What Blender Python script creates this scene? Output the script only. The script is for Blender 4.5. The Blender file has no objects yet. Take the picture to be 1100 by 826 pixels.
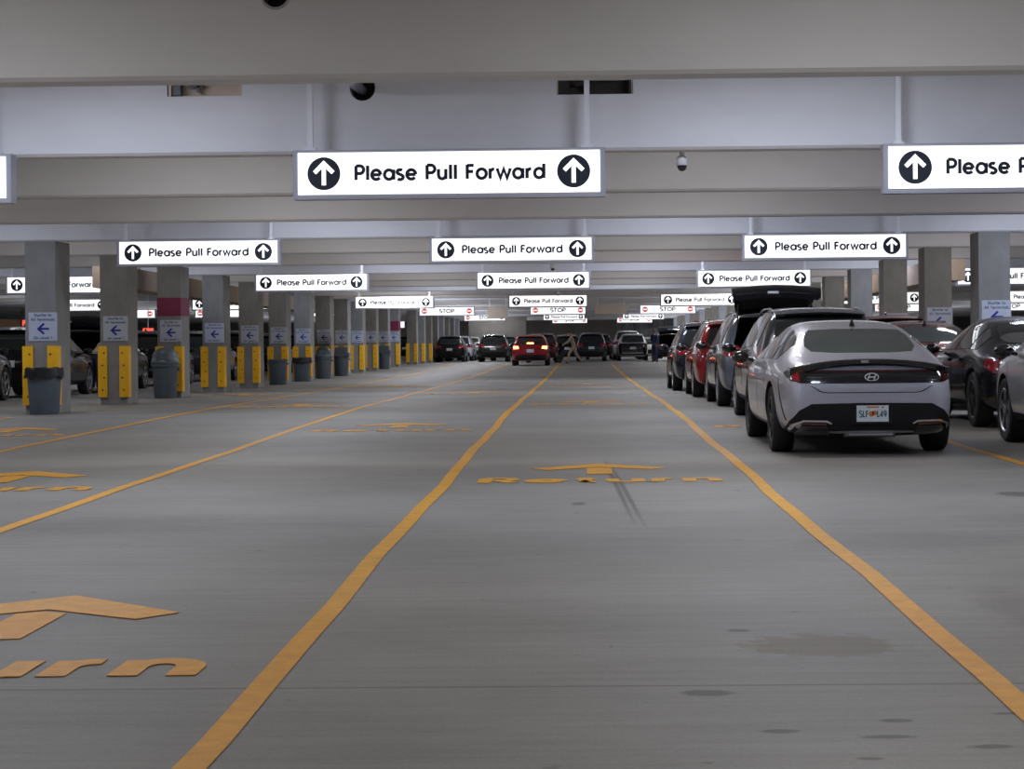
import bpy, bmesh, math, random
from mathutils import Vector, Matrix
from mathutils.bvhtree import BVHTree
random.seed(7)
sc = bpy.context.scene
COL = sc.collection
PI = math.pi

# ------------------------------------------------------------------ place
CAM_H = 1.285
SKEW = 0.03                       # the beams run slightly askew to the lanes
ANG = -math.atan(SKEW)
DROP = [(-40, 0), (29, 0), (33, .015), (45, .13), (57, .23), (68, .30), (80, .34), (93, .38), (112, .50), (125, .60), (145, .68), (200, .72)]
def drop(y):
    for (a, u), (b, v) in zip(DROP, DROP[1:]):
        if y <= b:
            t = max(0, min(1, (y - a) / (b - a)))
            return u + (v - u) * t
    return DROP[-1][1]
def gz(y): return -drop(y)
def sk(x, y): return y - SKEW * x
BEAM_Y = [31.4 + 4.93 * k for k in range(-8, 26)]
BEAM_B, SLAB = 2.855, 3.75

# ------------------------------------------------------------------ materials
MATS = {}
def mat(name, rgb, rough=.5, metal=0, coat=0, noise=0, nscale=8, bump=0, emit=0, ecol=None, spec=.5, stretch=None):
    if name in MATS: return MATS[name]
    m = bpy.data.materials.new(name); m.use_nodes = True
    nt = m.node_tree; b = nt.nodes['Principled BSDF']
    b.inputs['Base Color'].default_value = (*rgb, 1)
    b.inputs['Roughness'].default_value = rough
    b.inputs['Metallic'].default_value = metal
    b.inputs['Coat Weight'].default_value = coat
    b.inputs['Coat Roughness'].default_value = .04
    b.inputs['Specular IOR Level'].default_value = spec
    if emit:
        b.inputs['Emission Color'].default_value = (*(ecol or rgb), 1)
        b.inputs['Emission Strength'].default_value = emit
    if noise or bump:
        tc = nt.nodes.new('ShaderNodeTexCoord')
        mp = nt.nodes.new('ShaderNodeMapping')
        nt.links.new(tc.outputs['Object'], mp.inputs[0])
        if stretch: mp.inputs['Scale'].default_value = stretch
        n = nt.nodes.new('ShaderNodeTexNoise'); n.inputs['Scale'].default_value = nscale
        n.inputs['Detail'].default_value = 6; n.inputs['Roughness'].default_value = .65
        nt.links.new(mp.outputs[0], n.inputs['Vector'])
        if noise:
            r = nt.nodes.new('ShaderNodeValToRGB')
            r.color_ramp.elements[0].position = .25; r.color_ramp.elements[1].position = .75
            r.color_ramp.elements[0].color = (*[c * (1 - noise) for c in rgb], 1)
            r.color_ramp.elements[1].color = (*[min(1, c * (1 + noise)) for c in rgb], 1)
            nt.links.new(n.outputs['Fac'], r.inputs[0]); nt.links.new(r.outputs[0], b.inputs['Base Color'])
        if bump:
            bp = nt.nodes.new('ShaderNodeBump'); bp.inputs['Strength'].default_value = bump; bp.inputs['Distance'].default_value = .01
            nt.links.new(n.outputs['Fac'], bp.inputs['Height']); nt.links.new(bp.outputs[0], b.inputs['Normal'])
    MATS[name] = m
    return m

def floor_material():
    m = bpy.data.materials.new('brushed concrete floor'); m.use_nodes = True
    nt = m.node_tree; N = nt.nodes; L = nt.links; b = N['Principled BSDF']
    tc = N.new('ShaderNodeTexCoord'); obj = tc.outputs['Object']
    def mapping(scale, loc=(0, 0, 0), rz=0):
        q = N.new('ShaderNodeMapping'); q.inputs['Scale'].default_value = scale
        q.inputs['Location'].default_value = loc; q.inputs['Rotation'].default_value = (0, 0, rz)
        L.new(obj, q.inputs[0]); return q.outputs[0]
    def noise(vec, s, d=5, r=.6):
        q = N.new('ShaderNodeTexNoise'); q.inputs['Scale'].default_value = s; q.inputs['Detail'].default_value = d
        q.inputs['Roughness'].default_value = r; L.new(vec, q.inputs['Vector']); return q.outputs['Fac']
    def math_(op, a, c, d=None):
        q = N.new('ShaderNodeMath'); q.operation = op
        for i, v in enumerate((a, c, d)):
            if v is None: continue
            if isinstance(v, (int, float)): q.inputs[i].default_value = v
            else: L.new(v, q.inputs[i])
        return q.outputs[0]
    def ramp(f, a, c, ca, cb):
        q = N.new('ShaderNodeMapRange'); q.inputs[1].default_value = a; q.inputs[2].default_value = c
        q.inputs[3].default_value = ca; q.inputs[4].default_value = cb; q.interpolation_type = 'SMOOTHSTEP'
        L.new(f, q.inputs[0]); return q.outputs[0]
    blot = ramp(noise(mapping((.35, .5, 1)), 1, 6), .3, .7, .86, 1.12)
    brush = ramp(noise(mapping((.9, 14, 1)), 1, 5, .7), .3, .7, .90, 1.08)
    grain = ramp(noise(mapping((1, 1, 1)), 55, 3, .7), .25, .75, .90, 1.10)
    speck = ramp(noise(mapping((1, .8, 1)), 7, 2, .5), .70, .76, 1, .70)
    v = math_('MULTIPLY', math_('MULTIPLY', blot, brush), math_('MULTIPLY', grain, speck))
    wob = noise(mapping((1, 1, 1)), 9, 4)
    def ellipse(x, y, rx, ry, rz=0, soft=.25, rough=.9):
        # ragged outline for stains and other darker patches
        t = N.new('ShaderNodeVectorMath'); t.operation = 'SUBTRACT'; L.new(obj, t.inputs[0]); t.inputs[1].default_value = (x, y, 0)
        q = N.new('ShaderNodeMapping'); q.vector_type = 'TEXTURE'; q.inputs['Rotation'].default_value = (0, 0, rz)
        q.inputs['Scale'].default_value = (rx, ry, 1e3); L.new(t.outputs[0], q.inputs[0])
        ln = N.new('ShaderNodeVectorMath'); ln.operation = 'LENGTH'; L.new(q.outputs[0], ln.inputs[0])
        f = math_('ADD', ln.outputs['Value'], math_('MULTIPLY', math_('SUBTRACT', wob, .5), rough))
        return ramp(f, 1 - soft, 1 + soft, 1, 0)
    c = N.new('ShaderNodeMix'); c.data_type = 'RGBA'; c.blend_type = 'MULTIPLY'; c.inputs[0].default_value = 1
    c.inputs[6].default_value = (.205, .194, .172, 1)
    cv = N.new('ShaderNodeCombineColor'); [L.new(v, cv.inputs[i]) for i in range(3)]
    L.new(cv.outputs[0], c.inputs[7]); col = c.outputs[2]
    def over(col, mask, rgb, k):
        q = N.new('ShaderNodeMix'); q.data_type = 'RGBA'; q.blend_type = 'MULTIPLY'
        L.new(math_('MULTIPLY', mask, k), q.inputs[0]); L.new(col, q.inputs[6]); q.inputs[7].default_value = (*rgb, 1)
        return q.outputs[2]
    col = over(col, ellipse(.96, 7.75, .30, .26, 0, .2, 1.6), (.72, .62, .48), .8)
    for (x, y, rx, ry) in ((.43, 6.75, .09, .06), (.66, 8.15, .05, .04), (.62, 6.1, .06, .03), (.95, 6.0, .08, .03), (1.02, 6.25, .05, .03),
                           (1.25, 5.85, .07, .03), (1.42, 6.35, .06, .02), (3.35, 14.7, .16, .22), (-.03, 14.2, .05, .12), (.58, 16.2, .05, .1),
                           (1.62, 5.6, .12, .03), (.85, 5.7, .04, .02)):
        col = over(col, ellipse(x, y, rx, ry, 0, .3, 1.2), (.35, .33, .32), .8)
    for (x, y, rx, ry, rz) in ((.275, 15.9, .020, 2.6, .020), (.335, 15.4, .020, 2.3, .024)):
        col = over(col, ellipse(x, y, rx, ry, rz, .5, .7), (.28, .27, .27), .75)
    for (x, y, rx, ry) in ((2.02, 8.7, .17, .6), (1.9, 11.5, .7, .5), (-3.2, 12.8, .8, .6)):  # broad soft darker patches
        col = over(col, ellipse(x, y, rx, ry, 0, .6, 1.5), (.68, .66, .65), .7)
    # sawn joints across the lanes
    sep = N.new('ShaderNodeSeparateXYZ'); L.new(obj, sep.inputs[0])
    yy = math_('ADD', sep.outputs[1], math_('MULTIPLY', sep.outputs[0], .010))
    fr = math_('ABSOLUTE', math_('SUBTRACT', math_('FRACT', math_('MULTIPLY', math_('SUBTRACT', yy, 6.9 - 7.4), 1 / 14.8), 0), .5), 0)
    joint = ramp(fr, .0004, .0011, 1, 0)
    col = over(col, joint, (.45, .42, .40), .8)
    L.new(col, b.inputs['Base Color'])
    b.inputs['Roughness'].default_value = .62
    b.inputs['Specular IOR Level'].default_value = .35
    bp = N.new('ShaderNodeBump'); bp.inputs['Strength'].default_value = .25; bp.inputs['Distance'].default_value = .004
    L.new(noise(mapping((1, 1, 1)), 40, 4, .7), bp.inputs['Height']); L.new(bp.outputs[0], b.inputs['Normal'])
    return m

M_FLOOR = floor_material()
M_BEAM = mat('painted beam', (.735, .725, .735), .7, noise=.05, nscale=3, stretch=(.3, 1, 1), bump=.03)
M_SLAB = mat('painted slab', (.72, .72, .72), .8, noise=.05, nscale=1)
M_WALL = mat('cast concrete wall', (.26, .25, .235), .85, noise=.18, nscale=1.2, bump=.1)
M_COLUMN = mat('column concrete', (.24, .235, .222), .85, noise=.22, nscale=2.2, bump=.15, stretch=(1, 1, .6))
M_YELLOWP = mat('yellow floor paint', (.56, .262, .012), .6, noise=.2, nscale=9, bump=.05)
M_GUARD = mat('yellow rubber guard', (.90, .47, .008), .45, noise=.06, nscale=20)
M_BLACK = mat('black rubber', (.012, .012, .013), .7)
M_BOLT = mat('dark bolt', (.05, .05, .05), .4, .5)
M_MAROON = mat('maroon paint', (.22, .02, .07), .6, noise=.12, nscale=5)
M_BIN = mat('grey blue plastic', (.085, .107, .128), .45, noise=.08, nscale=6)
M_BINBAG = mat('black bin liner', (.012, .012, .014), .3)
M_BINLIGHT = mat('grey plastic lid', (.09, .11, .12), .45)
M_HOUSING = mat('grey sign housing', (.38, .38, .42), .4, .2)
M_ROD = mat('pale hanger metal', (.8, .8, .82), .45, 0)
M_LIT = mat('lit acrylic', (1, 1, 1), .4, emit=1.12, ecol=(.97, .98, 1.0))
M_INK = mat('charcoal vinyl', (.012, .016, .028), .6)
M_ARROWLIT = mat('lit arrow', (1, 1, 1), .4, emit=1.12, ecol=(.97, .98, 1.0))
M_REDINK = mat('red vinyl lit from behind', (.75, .06, .05), .5, emit=.55, ecol=(.9, .12, .10))
M_PLAQUE = mat('pale sign panel', (.50, .53, .62), .45)
M_BLUE = mat('blue sign ink', (.012, .025, .26), .5)
M_BLUEGREY = mat('slate sign ink', (.07, .09, .20), .5)
M_TANB = mat('light tan board', (.80, .66, .52), .7, noise=.1, nscale=2)
M_TAN = mat('tan painted board', (.36, .28, .22), .7, noise=.1, nscale=2)
M_ORANGEB = mat('rust brown fascia', (.22, .11, .05), .7, noise=.2, nscale=1.5)
M_WHITE = mat('white plastic', (.75, .75, .76), .35)
M_DOME = mat('smoked dome', (.01, .01, .012), .05, coat=1)
M_PIPE = mat('galvanised pipe', (.45, .46, .5), .35, .6)
M_STEEL = mat('bright steel ring', (.6, .6, .6), .25, .9)
M_REDLAMP = mat('red lit panel', (.8, .05, .03), .4, emit=1.2, ecol=(1, .10, .06))

# ------------------------------------------------------------------ mesh helpers
class MB:
    def __init__(s): s.bm = bmesh.new()
    def box(s, c, d, rz=0):
        v = [s.bm.verts.new((sx * d[0] / 2, sy * d[1] / 2, sz * d[2] / 2)) for sx in (-1, 1) for sy in (-1, 1) for sz in (-1, 1)]
        for f in ((0, 1, 3, 2), (4, 6, 7, 5), (0, 4, 5, 1), (2, 3, 7, 6), (0, 2, 6, 4), (1, 5, 7, 3)):
            s.bm.faces.new([v[i] for i in f])
        M = Matrix.Translation(c) @ Matrix.Rotation(rz, 4, 'Z')
        for q in v: q.co = M @ q.co
        return v
    def rings(s, rings, cap=True, close=True):
        vs = [[s.bm.verts.new(p) for p in r] for r in rings]
        n = len(vs[0])
        for a, b in zip(vs, vs[1:]):
            for i in range(n if close else n - 1):
                j = (i + 1) % n
                s.bm.faces.new((a[i], a[j], b[j], b[i]))
        if cap:
            s.bm.faces.new(vs[0][::-1]); s.bm.faces.new(vs[-1])
        return vs
    def tube(s, pts, r, n=10, cap=True):
        pts = [Vector(p) for p in pts]; rs = r if isinstance(r, (list, tuple)) else [r] * len(pts)
        rings = []
        for i, p in enumerate(pts):
            d = (pts[min(i + 1, len(pts) - 1)] - pts[max(i - 1, 0)]).normalized()
            u = d.cross(Vector((0, 0, 1)))
            if u.length < .05: u = d.cross(Vector((1, 0, 0)))
            u.normalize(); w = d.cross(u)
            rings.append([p + (u * math.cos(2 * PI * k / n) + w * math.sin(2 * PI * k / n)) * rs[i] for k in range(n)])
        s.rings(rings, cap)
    def lathe(s, prof, n=24, c=(0, 0, 0), axis='Z', cap=True):
        rings = []
        for r, h in prof:
            ring = []
            for k in range(n):
                a = 2 * PI * k / n; x, y = r * math.cos(a), r * math.sin(a)
                p = {'Z': (x, y, h), 'X': (h, x, y), 'Y': (y, h, x)}[axis]
                ring.append(Vector(p) + Vector(c))
            rings.append(ring)
        s.rings(rings, cap)
    def prism(s, pts, y0, y1, plane='XZ'):
        # outline extruded along the plane's normal
        f = {'XZ': lambda a, b, h: (a, h, b), 'YZ': lambda a, b, h: (h, a, b), 'XY': lambda a, b, h: (a, b, h)}[plane]
        A = [s.bm.verts.new(f(a, b, y0)) for a, b in pts]; B = [s.bm.verts.new(f(a, b, y1)) for a, b in pts]
        s.bm.faces.new(A[::-1]); s.bm.faces.new(B)
        n = len(pts)
        for i in range(n):
            s.bm.faces.new((A[i], A[(i + 1) % n], B[(i + 1) % n], B[i]))
    def ribbon(s, pts, w, y0, y1, plane='XZ', closed=False, sx=1, sz=1, off=(0, 0)):
        pts = [Vector((p[0] * sx + off[0], p[1] * sz + off[1])) for p in pts]
        n = len(pts); L, R = [], []
        for i, p in enumerate(pts):
            if closed: a, b = pts[i - 1], pts[(i + 1) % n]
            else: a, b = pts[max(i - 1, 0)], pts[min(i + 1, n - 1)]
            d1 = (p - a); d2 = (b - p)
            if d1.length < 1e-9: d1 = d2
            if d2.length < 1e-9: d2 = d1
            d1 = d1.normalized(); d2 = d2.normalized(); t = (d1 + d2)
            t = d1 if t.length < 1e-6 else t.normalized()
            nrm = Vector((-t.y, t.x)); k = max(.45, abs(nrm.dot(Vector((-d1.y, d1.x)))))
            L.append(p + nrm * (w / 2 / k)); R.append(p - nrm * (w / 2 / k))
        f = {'XZ': lambda a, h: (a.x, h, a.y), 'YZ': lambda a, h: (h, a.x, a.y), 'XY': lambda a, h: (a.x, a.y, h)}[plane]
        vs = [[s.bm.verts.new(f(q, h)) for q, h in ((l, y0), (r, y0), (r, y1), (l, y1))] for l, r in zip(L, R)]
        rng = range(n) if closed else range(n - 1)
        for i in rng:
            a, b = vs[i], vs[(i + 1) % n]
            for k in range(4):
                s.bm.faces.new((a[k], a[(k + 1) % 4], b[(k + 1) % 4], b[k]))
        if not closed:
            s.bm.faces.new(vs[0][::-1]); s.bm.faces.new(vs[-1])
    def bevel(s, w, seg=2, angle=.6):
        ed = [e for e in s.bm.edges if len(e.link_faces) == 2 and e.calc_face_angle(0) > angle]
        bmesh.ops.bevel(s.bm, geom=ed, offset=w, segments=seg, affect='EDGES', profile=.5, clamp_overlap=True)
        return s
    def build(s, name, m, parent=None, smooth=False, loc=None, rz=0):
        bmesh.ops.recalc_face_normals(s.bm, faces=s.bm.faces[:])
        me = bpy.data.meshes.new(name); s.bm.to_mesh(me); s.bm.free()
        for k in (m if isinstance(m, (list, tuple)) else [m]): me.materials.append(k)
        if smooth:
            me.shade_smooth(); me.set_sharp_from_angle(angle=.7)
        return link(name, me, parent, loc, rz)
def link(name, me, parent=None, loc=None, rz=0):
    o = bpy.data.objects.new(name, me); COL.objects.link(o)
    if parent: o.parent = parent
    if loc: o.location = loc
    o.rotation_euler[2] = rz
    return o
def tag(o, label=None, cat=None, group=None, kind=None):
    if label: o['label'] = label
    if cat: o['category'] = cat
    if group: o['group'] = group
    if kind: o['kind'] = kind
    return o
def thing(name, label, cat, loc=(0, 0, 0), rz=0, group=None):
    o = bpy.data.objects.new(name, None); o.empty_display_size = .2; COL.objects.link(o)
    o.location = loc; o.rotation_euler = (0, 0, rz)
    return tag(o, label, cat, group)
KIDS = {}
def copy_tree(o, parent=None):
    c = o.copy(); COL.objects.link(c)
    if parent: c.parent = parent
    for ch in list(o.children): copy_tree(ch, c)
    return c
def evaluated(o):
    dg = bpy.context.evaluated_depsgraph_get(); dg.update()
    me = bpy.data.meshes.new_from_object(o.evaluated_get(dg), preserve_all_data_layers=True, depsgraph=dg)
    return me

# ------------------------------------------------------------------ stroke lettering (cap height = 1)
def arc(cx, cy, rx, ry, a0, a1, n=14):
    return [(cx + rx * math.cos(math.radians(a0 + (a1 - a0) * i / n)), cy + ry * math.sin(math.radians(a0 + (a1 - a0) * i / n))) for i in range(n + 1)]
def circ(cx, cy, rx, ry, n=24): return ('c', arc(cx, cy, rx, ry, 0, 360 - 360 / n, n - 1))
X = .72
S_UP = arc(.33, .75, .27, .25, 35, 200, 9) + [(.13, .6), (.33, .5), (.53, .42)] + arc(.33, .25, .29, .25, 20, -145, 9)
S_LO = arc(.24, .535, .19, .165, 40, 215, 8) + [(.24, .37), (.38, .30)] + arc(.24, .175, .21, .175, 20, -140, 8)
GLYPHS = {   # advance, strokes
    'P': (.66, [[(.08, 0), (.08, 1)], [(.08, 1), (.34, 1)] + arc(.34, .73, .26, .27, 90, -90) + [(.08, .46)]]),
    'R': (.72, [[(.08, 0), (.08, 1)], [(.08, 1), (.36, 1)] + arc(.36, .74, .25, .26, 90, -90) + [(.08, .48)], [(.34, .48), (.64, 0)]]),
    'F': (.58, [[(.08, 0), (.08, 1)], [(.08, .95), (.52, .95)], [(.08, .52), (.48, .52)]]),
    'S': (.66, [S_UP]), 'T': (.64, [[(.32, 0), (.32, 1)], [(.02, .95), (.62, .95)]]),
    'O': (.98, [circ(.49, .5, .43, .46)]), 'A': (.8, [[(.04, 0), (.4, .97), (.76, 0)], [(.17, .32), (.63, .32)]]),
    'L': (.54, [[(.08, 1), (.08, .05), (.5, .05)]]), 'H': (.76, [[(.08, 0), (.08, 1)], [(.68, 0), (.68, 1)], [(.08, .5), (.68, .5)]]),
    'E': (.58, [[(.08, 0), (.08, 1)], [(.08, .95), (.52, .95)], [(.08, .52), (.48, .52)], [(.08, .05), (.52, .05)]]),
    'l': (.24, [[(.12, 0), (.12, 1.02)]]), 'i': (.24, [[(.12, 0), (.12, X)], [(.12, .85), (.12, .97)]]),
    'e': (.76, [arc(.37, .36, .30, .33, 0, 322, 22), [(.08, .36), (.67, .36)]]),
    'a': (.80, [circ(.38, .36, .30, .33), [(.70, 0), (.70, X)]]),
    's': (.54, [S_LO]),
    'u': (.70, [[(.10, X), (.10, .30)] + arc(.345, .29, .245, .26, 180, 360, 10) + [(.59, X)], [(.59, 0), (.59, X)]]),
    'o': (.76, [circ(.38, .36, .31, .33)]),
    'r': (.44, [[(.10, 0), (.10, X)], arc(.36, .40, .26, .27, 180, 85, 8)]),
    'w': (.98, [[(.04, X), (.27, .03), (.49, X - .03), (.71, .03), (.94, X)]]),
    'd': (.80, [circ(.38, .36, .30, .33), [(.70, 0), (.70, 1.02)]]),
    'n': (.70, [[(.10, 0), (.10, X)], [(.10, .36)] + arc(.345, .41, .245, .26, 180, 0, 10) + [(.59, 0)]]),
    'm': (1.06, [[(.10, 0), (.10, X)], [(.10, .4)] + arc(.31, .43, .21, .24, 180, 0, 8) + [(.52, 0)], [(.52, .4)] + arc(.73, .43, .21, .24, 180, 0, 8) + [(.94, 0)]]),
    'h': (.70, [[(.10, 0), (.10, 1.02)], [(.10, .36)] + arc(.345, .41, .245, .26, 180, 0, 10) + [(.59, 0)]]),
    't': (.46, [[(.20, .98), (.20, .16)] + arc(.34, .17, .14, .14, 180, 290, 6), [(.02, X - .04), (.42, X - .04)]]),
    'v': (.66, [[(.04, X), (.33, .04), (.62, X)]]),
    '1': (.4, [[(.06, .8), (.24, .95), (.24, 0)]]), '4': (.7, [[(.5, 0), (.5, .97), (.06, .27), (.66, .27)]]),
    '9': (.68, [circ(.33, .68, .26, .29), [(.59, .68), (.52, .3), (.3, .03)]]),
    ' ': (.42, []), '-': (.4, [[(.05, .4), (.35, .4)]]), '\u00b7': (.3, []),
}
def text_width(s, gap=.05): return sum(GLYPHS[c][0] + gap for c in s) - gap
def write(mb, s, width, cap, stroke, y0, y1, cx=0, base=0, plane='XZ', gap=.05):
    k = width / text_width(s, gap); x = cx - width / 2
    for c in s:
        adv, st = GLYPHS[c]
        for i, p in enumerate(st):
            closed = isinstance(p, tuple)
            mb.ribbon(p[1] if closed else p, stroke, y0, y1 + (y1 - y0) * .12 * i, plane, closed, k, cap, (x, base))
        x += (adv + gap) * k

# ------------------------------------------------------------------ setting
def strip_mesh(name, x0, x1, ys, zf, m, parent=None, thick=0, nx=1):
    mb = MB(); rows = []
    for y in ys:
        rows.append([mb.bm.verts.new((x0 + (x1 - x0) * i / nx, y, zf(y))) for i in range(nx + 1)])
    for a, b in zip(rows, rows[1:]):
        for i in range(nx): mb.bm.faces.new((a[i], a[i + 1], b[i + 1], b[i]))
    if thick:
        g = bmesh.ops.extrude_face_region(mb.bm, geom=mb.bm.faces[:])
        for v in g['geom']:
            if isinstance(v, bmesh.types.BMVert): v.co.z += thick
    return mb.build(name, m, parent)
YS = [-14 + 3 * i for i in range(70)]
X0, X1, YB, YE = -34, 34, -14, 160
ys_room = [YB] + [y for y in YS if YB < y < YE] + [YE]
fl = strip_mesh('floor', X0, X1, ys_room, lambda y: gz(y), M_FLOOR, thick=-.3); tag(fl, kind='structure', label='grey brushed concrete garage floor')
ce = strip_mesh('ceiling', X0, X1, ys_room, lambda y: SLAB + gz(y), M_SLAB, thick=.3); tag(ce, kind='structure', label='pale painted garage ceiling slab')
def wall(name, c, d, m=M_WALL, lab=None):
    mb = MB(); mb.box(c, d); o = mb.build(name, m); tag(o, kind='structure', label=lab); return o
wall('wall_back', ((X0 + X1) / 2, YE + .15, 1.1), (X1 - X0, .3, 5.6), mat('end wall', (.46, .44, .42), .85, noise=.15, nscale=.8), lab='far concrete end wall')
wall('wall_front', ((X0 + X1) / 2, YB - .15, 1.5), (X1 - X0, .3, 5), lab='concrete wall behind the viewer')
wall('wall_left', (X0 - .15, (YB + YE) / 2, 1.3), (.3, YE - YB, 5.6), lab='concrete wall along the left side')
wall('wall_right', (X1 + .15, (YB + YE) / 2, 1.3), (.3, YE - YB, 5.6), lab='concrete wall along the right side')
wall('wall_far', (-5.75, 130.5, 1.05), (3.9, 1.2, 3.35), lab='concrete shear wall behind the grey car')
m = mat('ribbed dark concrete', (.20, .20, .195), .85, noise=.7, nscale=3.2, stretch=(1, 1, .02))
wall('wall_ribbed', (8.2, 147, 1.05), (11, .5, 3.35), m, 'dark ribbed wall behind the far white crossover')
# rust fascia and opening at the far left
mb = MB(); mb.box((-24.9, 62, 1.75), (.4, 44, .5)); tag(mb.build('trim_1', M_ORANGEB), kind='structure', label='rust brown fascia band far left')

def cut(o, cutters):
    for c in cutters:
        md = o.modifiers.new('cut', 'BOOLEAN'); md.operation = 'DIFFERENCE'; md.solver = 'EXACT'; md.object = c
    me = evaluated(o); old = o.data; o.modifiers.clear(); o.data = me; bpy.data.meshes.remove(old)
    for c in cutters:
        d = c.data; bpy.data.objects.remove(c); bpy.data.meshes.remove(d)
for i, by in enumerate(BEAM_Y):
    z0 = BEAM_B + gz(by); z1 = SLAB + gz(by) + .02
    mb = MB()
    c = (0, by + .16, (z0 + z1) / 2)
    ch = .025
    mb.prism([(by + .02, z1), (by + .02 , z0 + ch), (by + .02 + ch, z0), (by + .30 - ch, z0), (by + .30, z0 + ch), (by + .30, z1)], -34.2, 34.2, 'YZ')
    for v in mb.bm.verts: v.co.y = sk(v.co.x, v.co.y)
    o = mb.build('ceiling_beam', M_BEAM); tag(o, kind='structure', label='pale painted cross beam under the slab')
    if abs(by - 16.61) < .1:
        cs = []
        for (x, z, w, h) in ((-3.29, 3.455, .66, .17), (.13, 3.43, .67, .17)):
            q = MB(); q.box((x, sk(x, by) + .19, z), (w, 1, h)); cs.append(q.build('cutter', M_BEAM))
        q = MB(); q.lathe([(.112, -.5), (.112, .5)], 28, (-1.9, sk(-1.9, by) + .19, 3.425), 'Y'); cs.append(q.build('cutter', M_BEAM))
        cut(o, cs); BEAM2 = o
    if abs(by - 11.68) < .1:
        q = MB(); q.lathe([(.092, -.5), (.092, .5)], 28, (-1.87, sk(-1.87, by) + .19, 3.372), 'Y'); q = q.build('cutter', M_BEAM)
        cut(o, [q])
# pipe running through the sleeves
by = 16.61
t = thing('pipe_sleeve', 'round steel lined hole through the first pale beam at the top', 'pipe sleeve', (-1.87, sk(-1.87, 11.68) + .02, 3.372))
mb = MB(); mb.lathe([(.078, -.005), (.078, .28), (.09, .28), (.09, -.005)], 32, axis='Y', cap=False)
rg = mb.rings
mb.lathe([(.078, -.006), (.09, -.006)], 32, axis='Y', cap=False); mb.build('sleeve_ring', M_STEEL, t, True)
mb = MB(); mb.lathe([(.076, .16), (.076, .2)], 24, axis='Y'); mb.build('hole_shade', M_BLACK, t)  # black disc stands in for the dark inside of the hole
t = thing('overhead_pipe', 'grey pipe entering the round hole in the second beam', 'pipe', (-1.93, 0, 3.43))
mb = MB(); mb.tube([(-.20, 15.2, .17), (-.05, 16.3, .035), (0, 16.75, 0), (.02, 18.5, 0)], .046, 14); mb.build('conduit', M_PIPE, t, True)
mb = MB(); mb.tube([(-.075, 16.15, .055), (-.04, 16.35, .03)], .058, 14); mb.build('coupling', M_STEEL, t, True)
mb = MB(); mb.lathe([(.108, 16.9), (.108, 16.93)], 24, (.03, 0, -.005), 'Y'); mb.build('sleeve_shade', M_BLACK, t)  # black disc gives the shade behind the pipe
for x, z, m, lab in ((-3.29, 3.375, M_TANB, 'tan plate with a dark bracket, added for the beige light in the left slot of the second beam'), (.13, 3.35, mat('slot shade brown', (.05, .04, .032), .7), 'brown plate added for the dark inside of the right slot of the second beam')):
    t = thing('slot_tone_plate', lab, 'added plate', (x, sk(x, by) + .02, z))  # plates added in the open slots, their colours stand for light and shade
    mb = MB(); mb.box((0, .235, .08), (.64, .02, .155)); mb.box((-.31, .13, .08), (.02, .2, .155)); mb.box((.31, .13, .08), (.02, .2, .155)); mb.build('back_plate', m, t)
    mb = MB(); mb.box((-.27, .12, .075), (.09, .1, .12)); mb.build('dark_block', M_BOLT, t)
    mb = MB(); mb.box((-.10, .15, .105), (.14, .04, .03)); mb.box((-.08, .15, .075), (.03, .04, .06)); mb.build('bracket', M_BOLT, t)
    mb = MB(); mb.tube([(-.2, .16, .14), (.29, .16, .14)], .008, 8); mb.build('rod', M_STEEL, t, True)

# ------------------------------------------------------------------ painted floor markings
def line_strip(x, y0, y1, w, label):
    ys = [y0 + i * 1.0 for i in range(int(y1 - y0) + 1)]
    mb = MB(); rows = []
    ph = random.random() * 9
    for y in ys:
        j = .012 * math.sin(y * .7 + ph) + .007 * math.sin(y * 1.9 + ph)
        rows.append([mb.bm.verts.new((x + j - w / 2, y, gz(y) + .004)), mb.bm.verts.new((x + j + w / 2, y, gz(y) + .004))])
    for a, b in zip(rows, rows[1:]): mb.bm.faces.new((a[0], a[1], b[1], b[0]))
    o = mb.build('lane_line', M_YELLOWP)
    return tag(o, label, 'lane line', 'yellow lane lines')
line_strip(-1.18, 3, 104, .103, 'yellow lane line running down the middle toward the red car with lit brake lights')
line_strip(1.48, 3, 96, .103, 'yellow lane line just left of the queue behind the silver sedan')
line_strip(-3.85, 6, 102, .103, 'yellow lane line, first one left of the middle line')
line_strip(-6.46, 9, 100, .103, 'yellow lane line, second one left of the middle line')
line_strip(-8.98, 12, 30.6, .103, 'yellow lane line nearest the left row of columns')
line_strip(4.13, 8, 96, .103, 'yellow lane line on the right between the silver sedan and the black sedan')
def return_mark(x, ytip, label):
    z = gz(ytip)
    t = thing('floor_marking', label, 'floor marking', (x, ytip, z + .003), 0, 'return arrows painted on the floor')
    slope = (gz(ytip) - gz(ytip - 2.2)) / 2.2
    t.rotation_euler[0] = math.atan(slope)
    mb = MB(); h = .0025
    mb.prism([(0, 0), (.635, -.60), (.48, -.80), (0, -.47), (-.48, -.80), (-.635, -.60)], 0, h, 'XY')
    mb.prism([(-.115, -.60), (0, -.54), (.115, -.60), (.115, -1.33), (-.115, -1.33)], 0, h, 'XY')
    mb.build('arrow', M_YELLOWP, t)
    mb = MB(); write(mb, 'Return', 2.06, .47, .115, 0, h, 0, -2.22, 'XY', gap=.16)
    for v in mb.bm.verts: pass
    mb.build('lettering', M_YELLOWP, t)
LC = {-3: -7.73, -2: -5.15, -1: -2.5, 0: .15, 1: 2.8}
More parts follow.
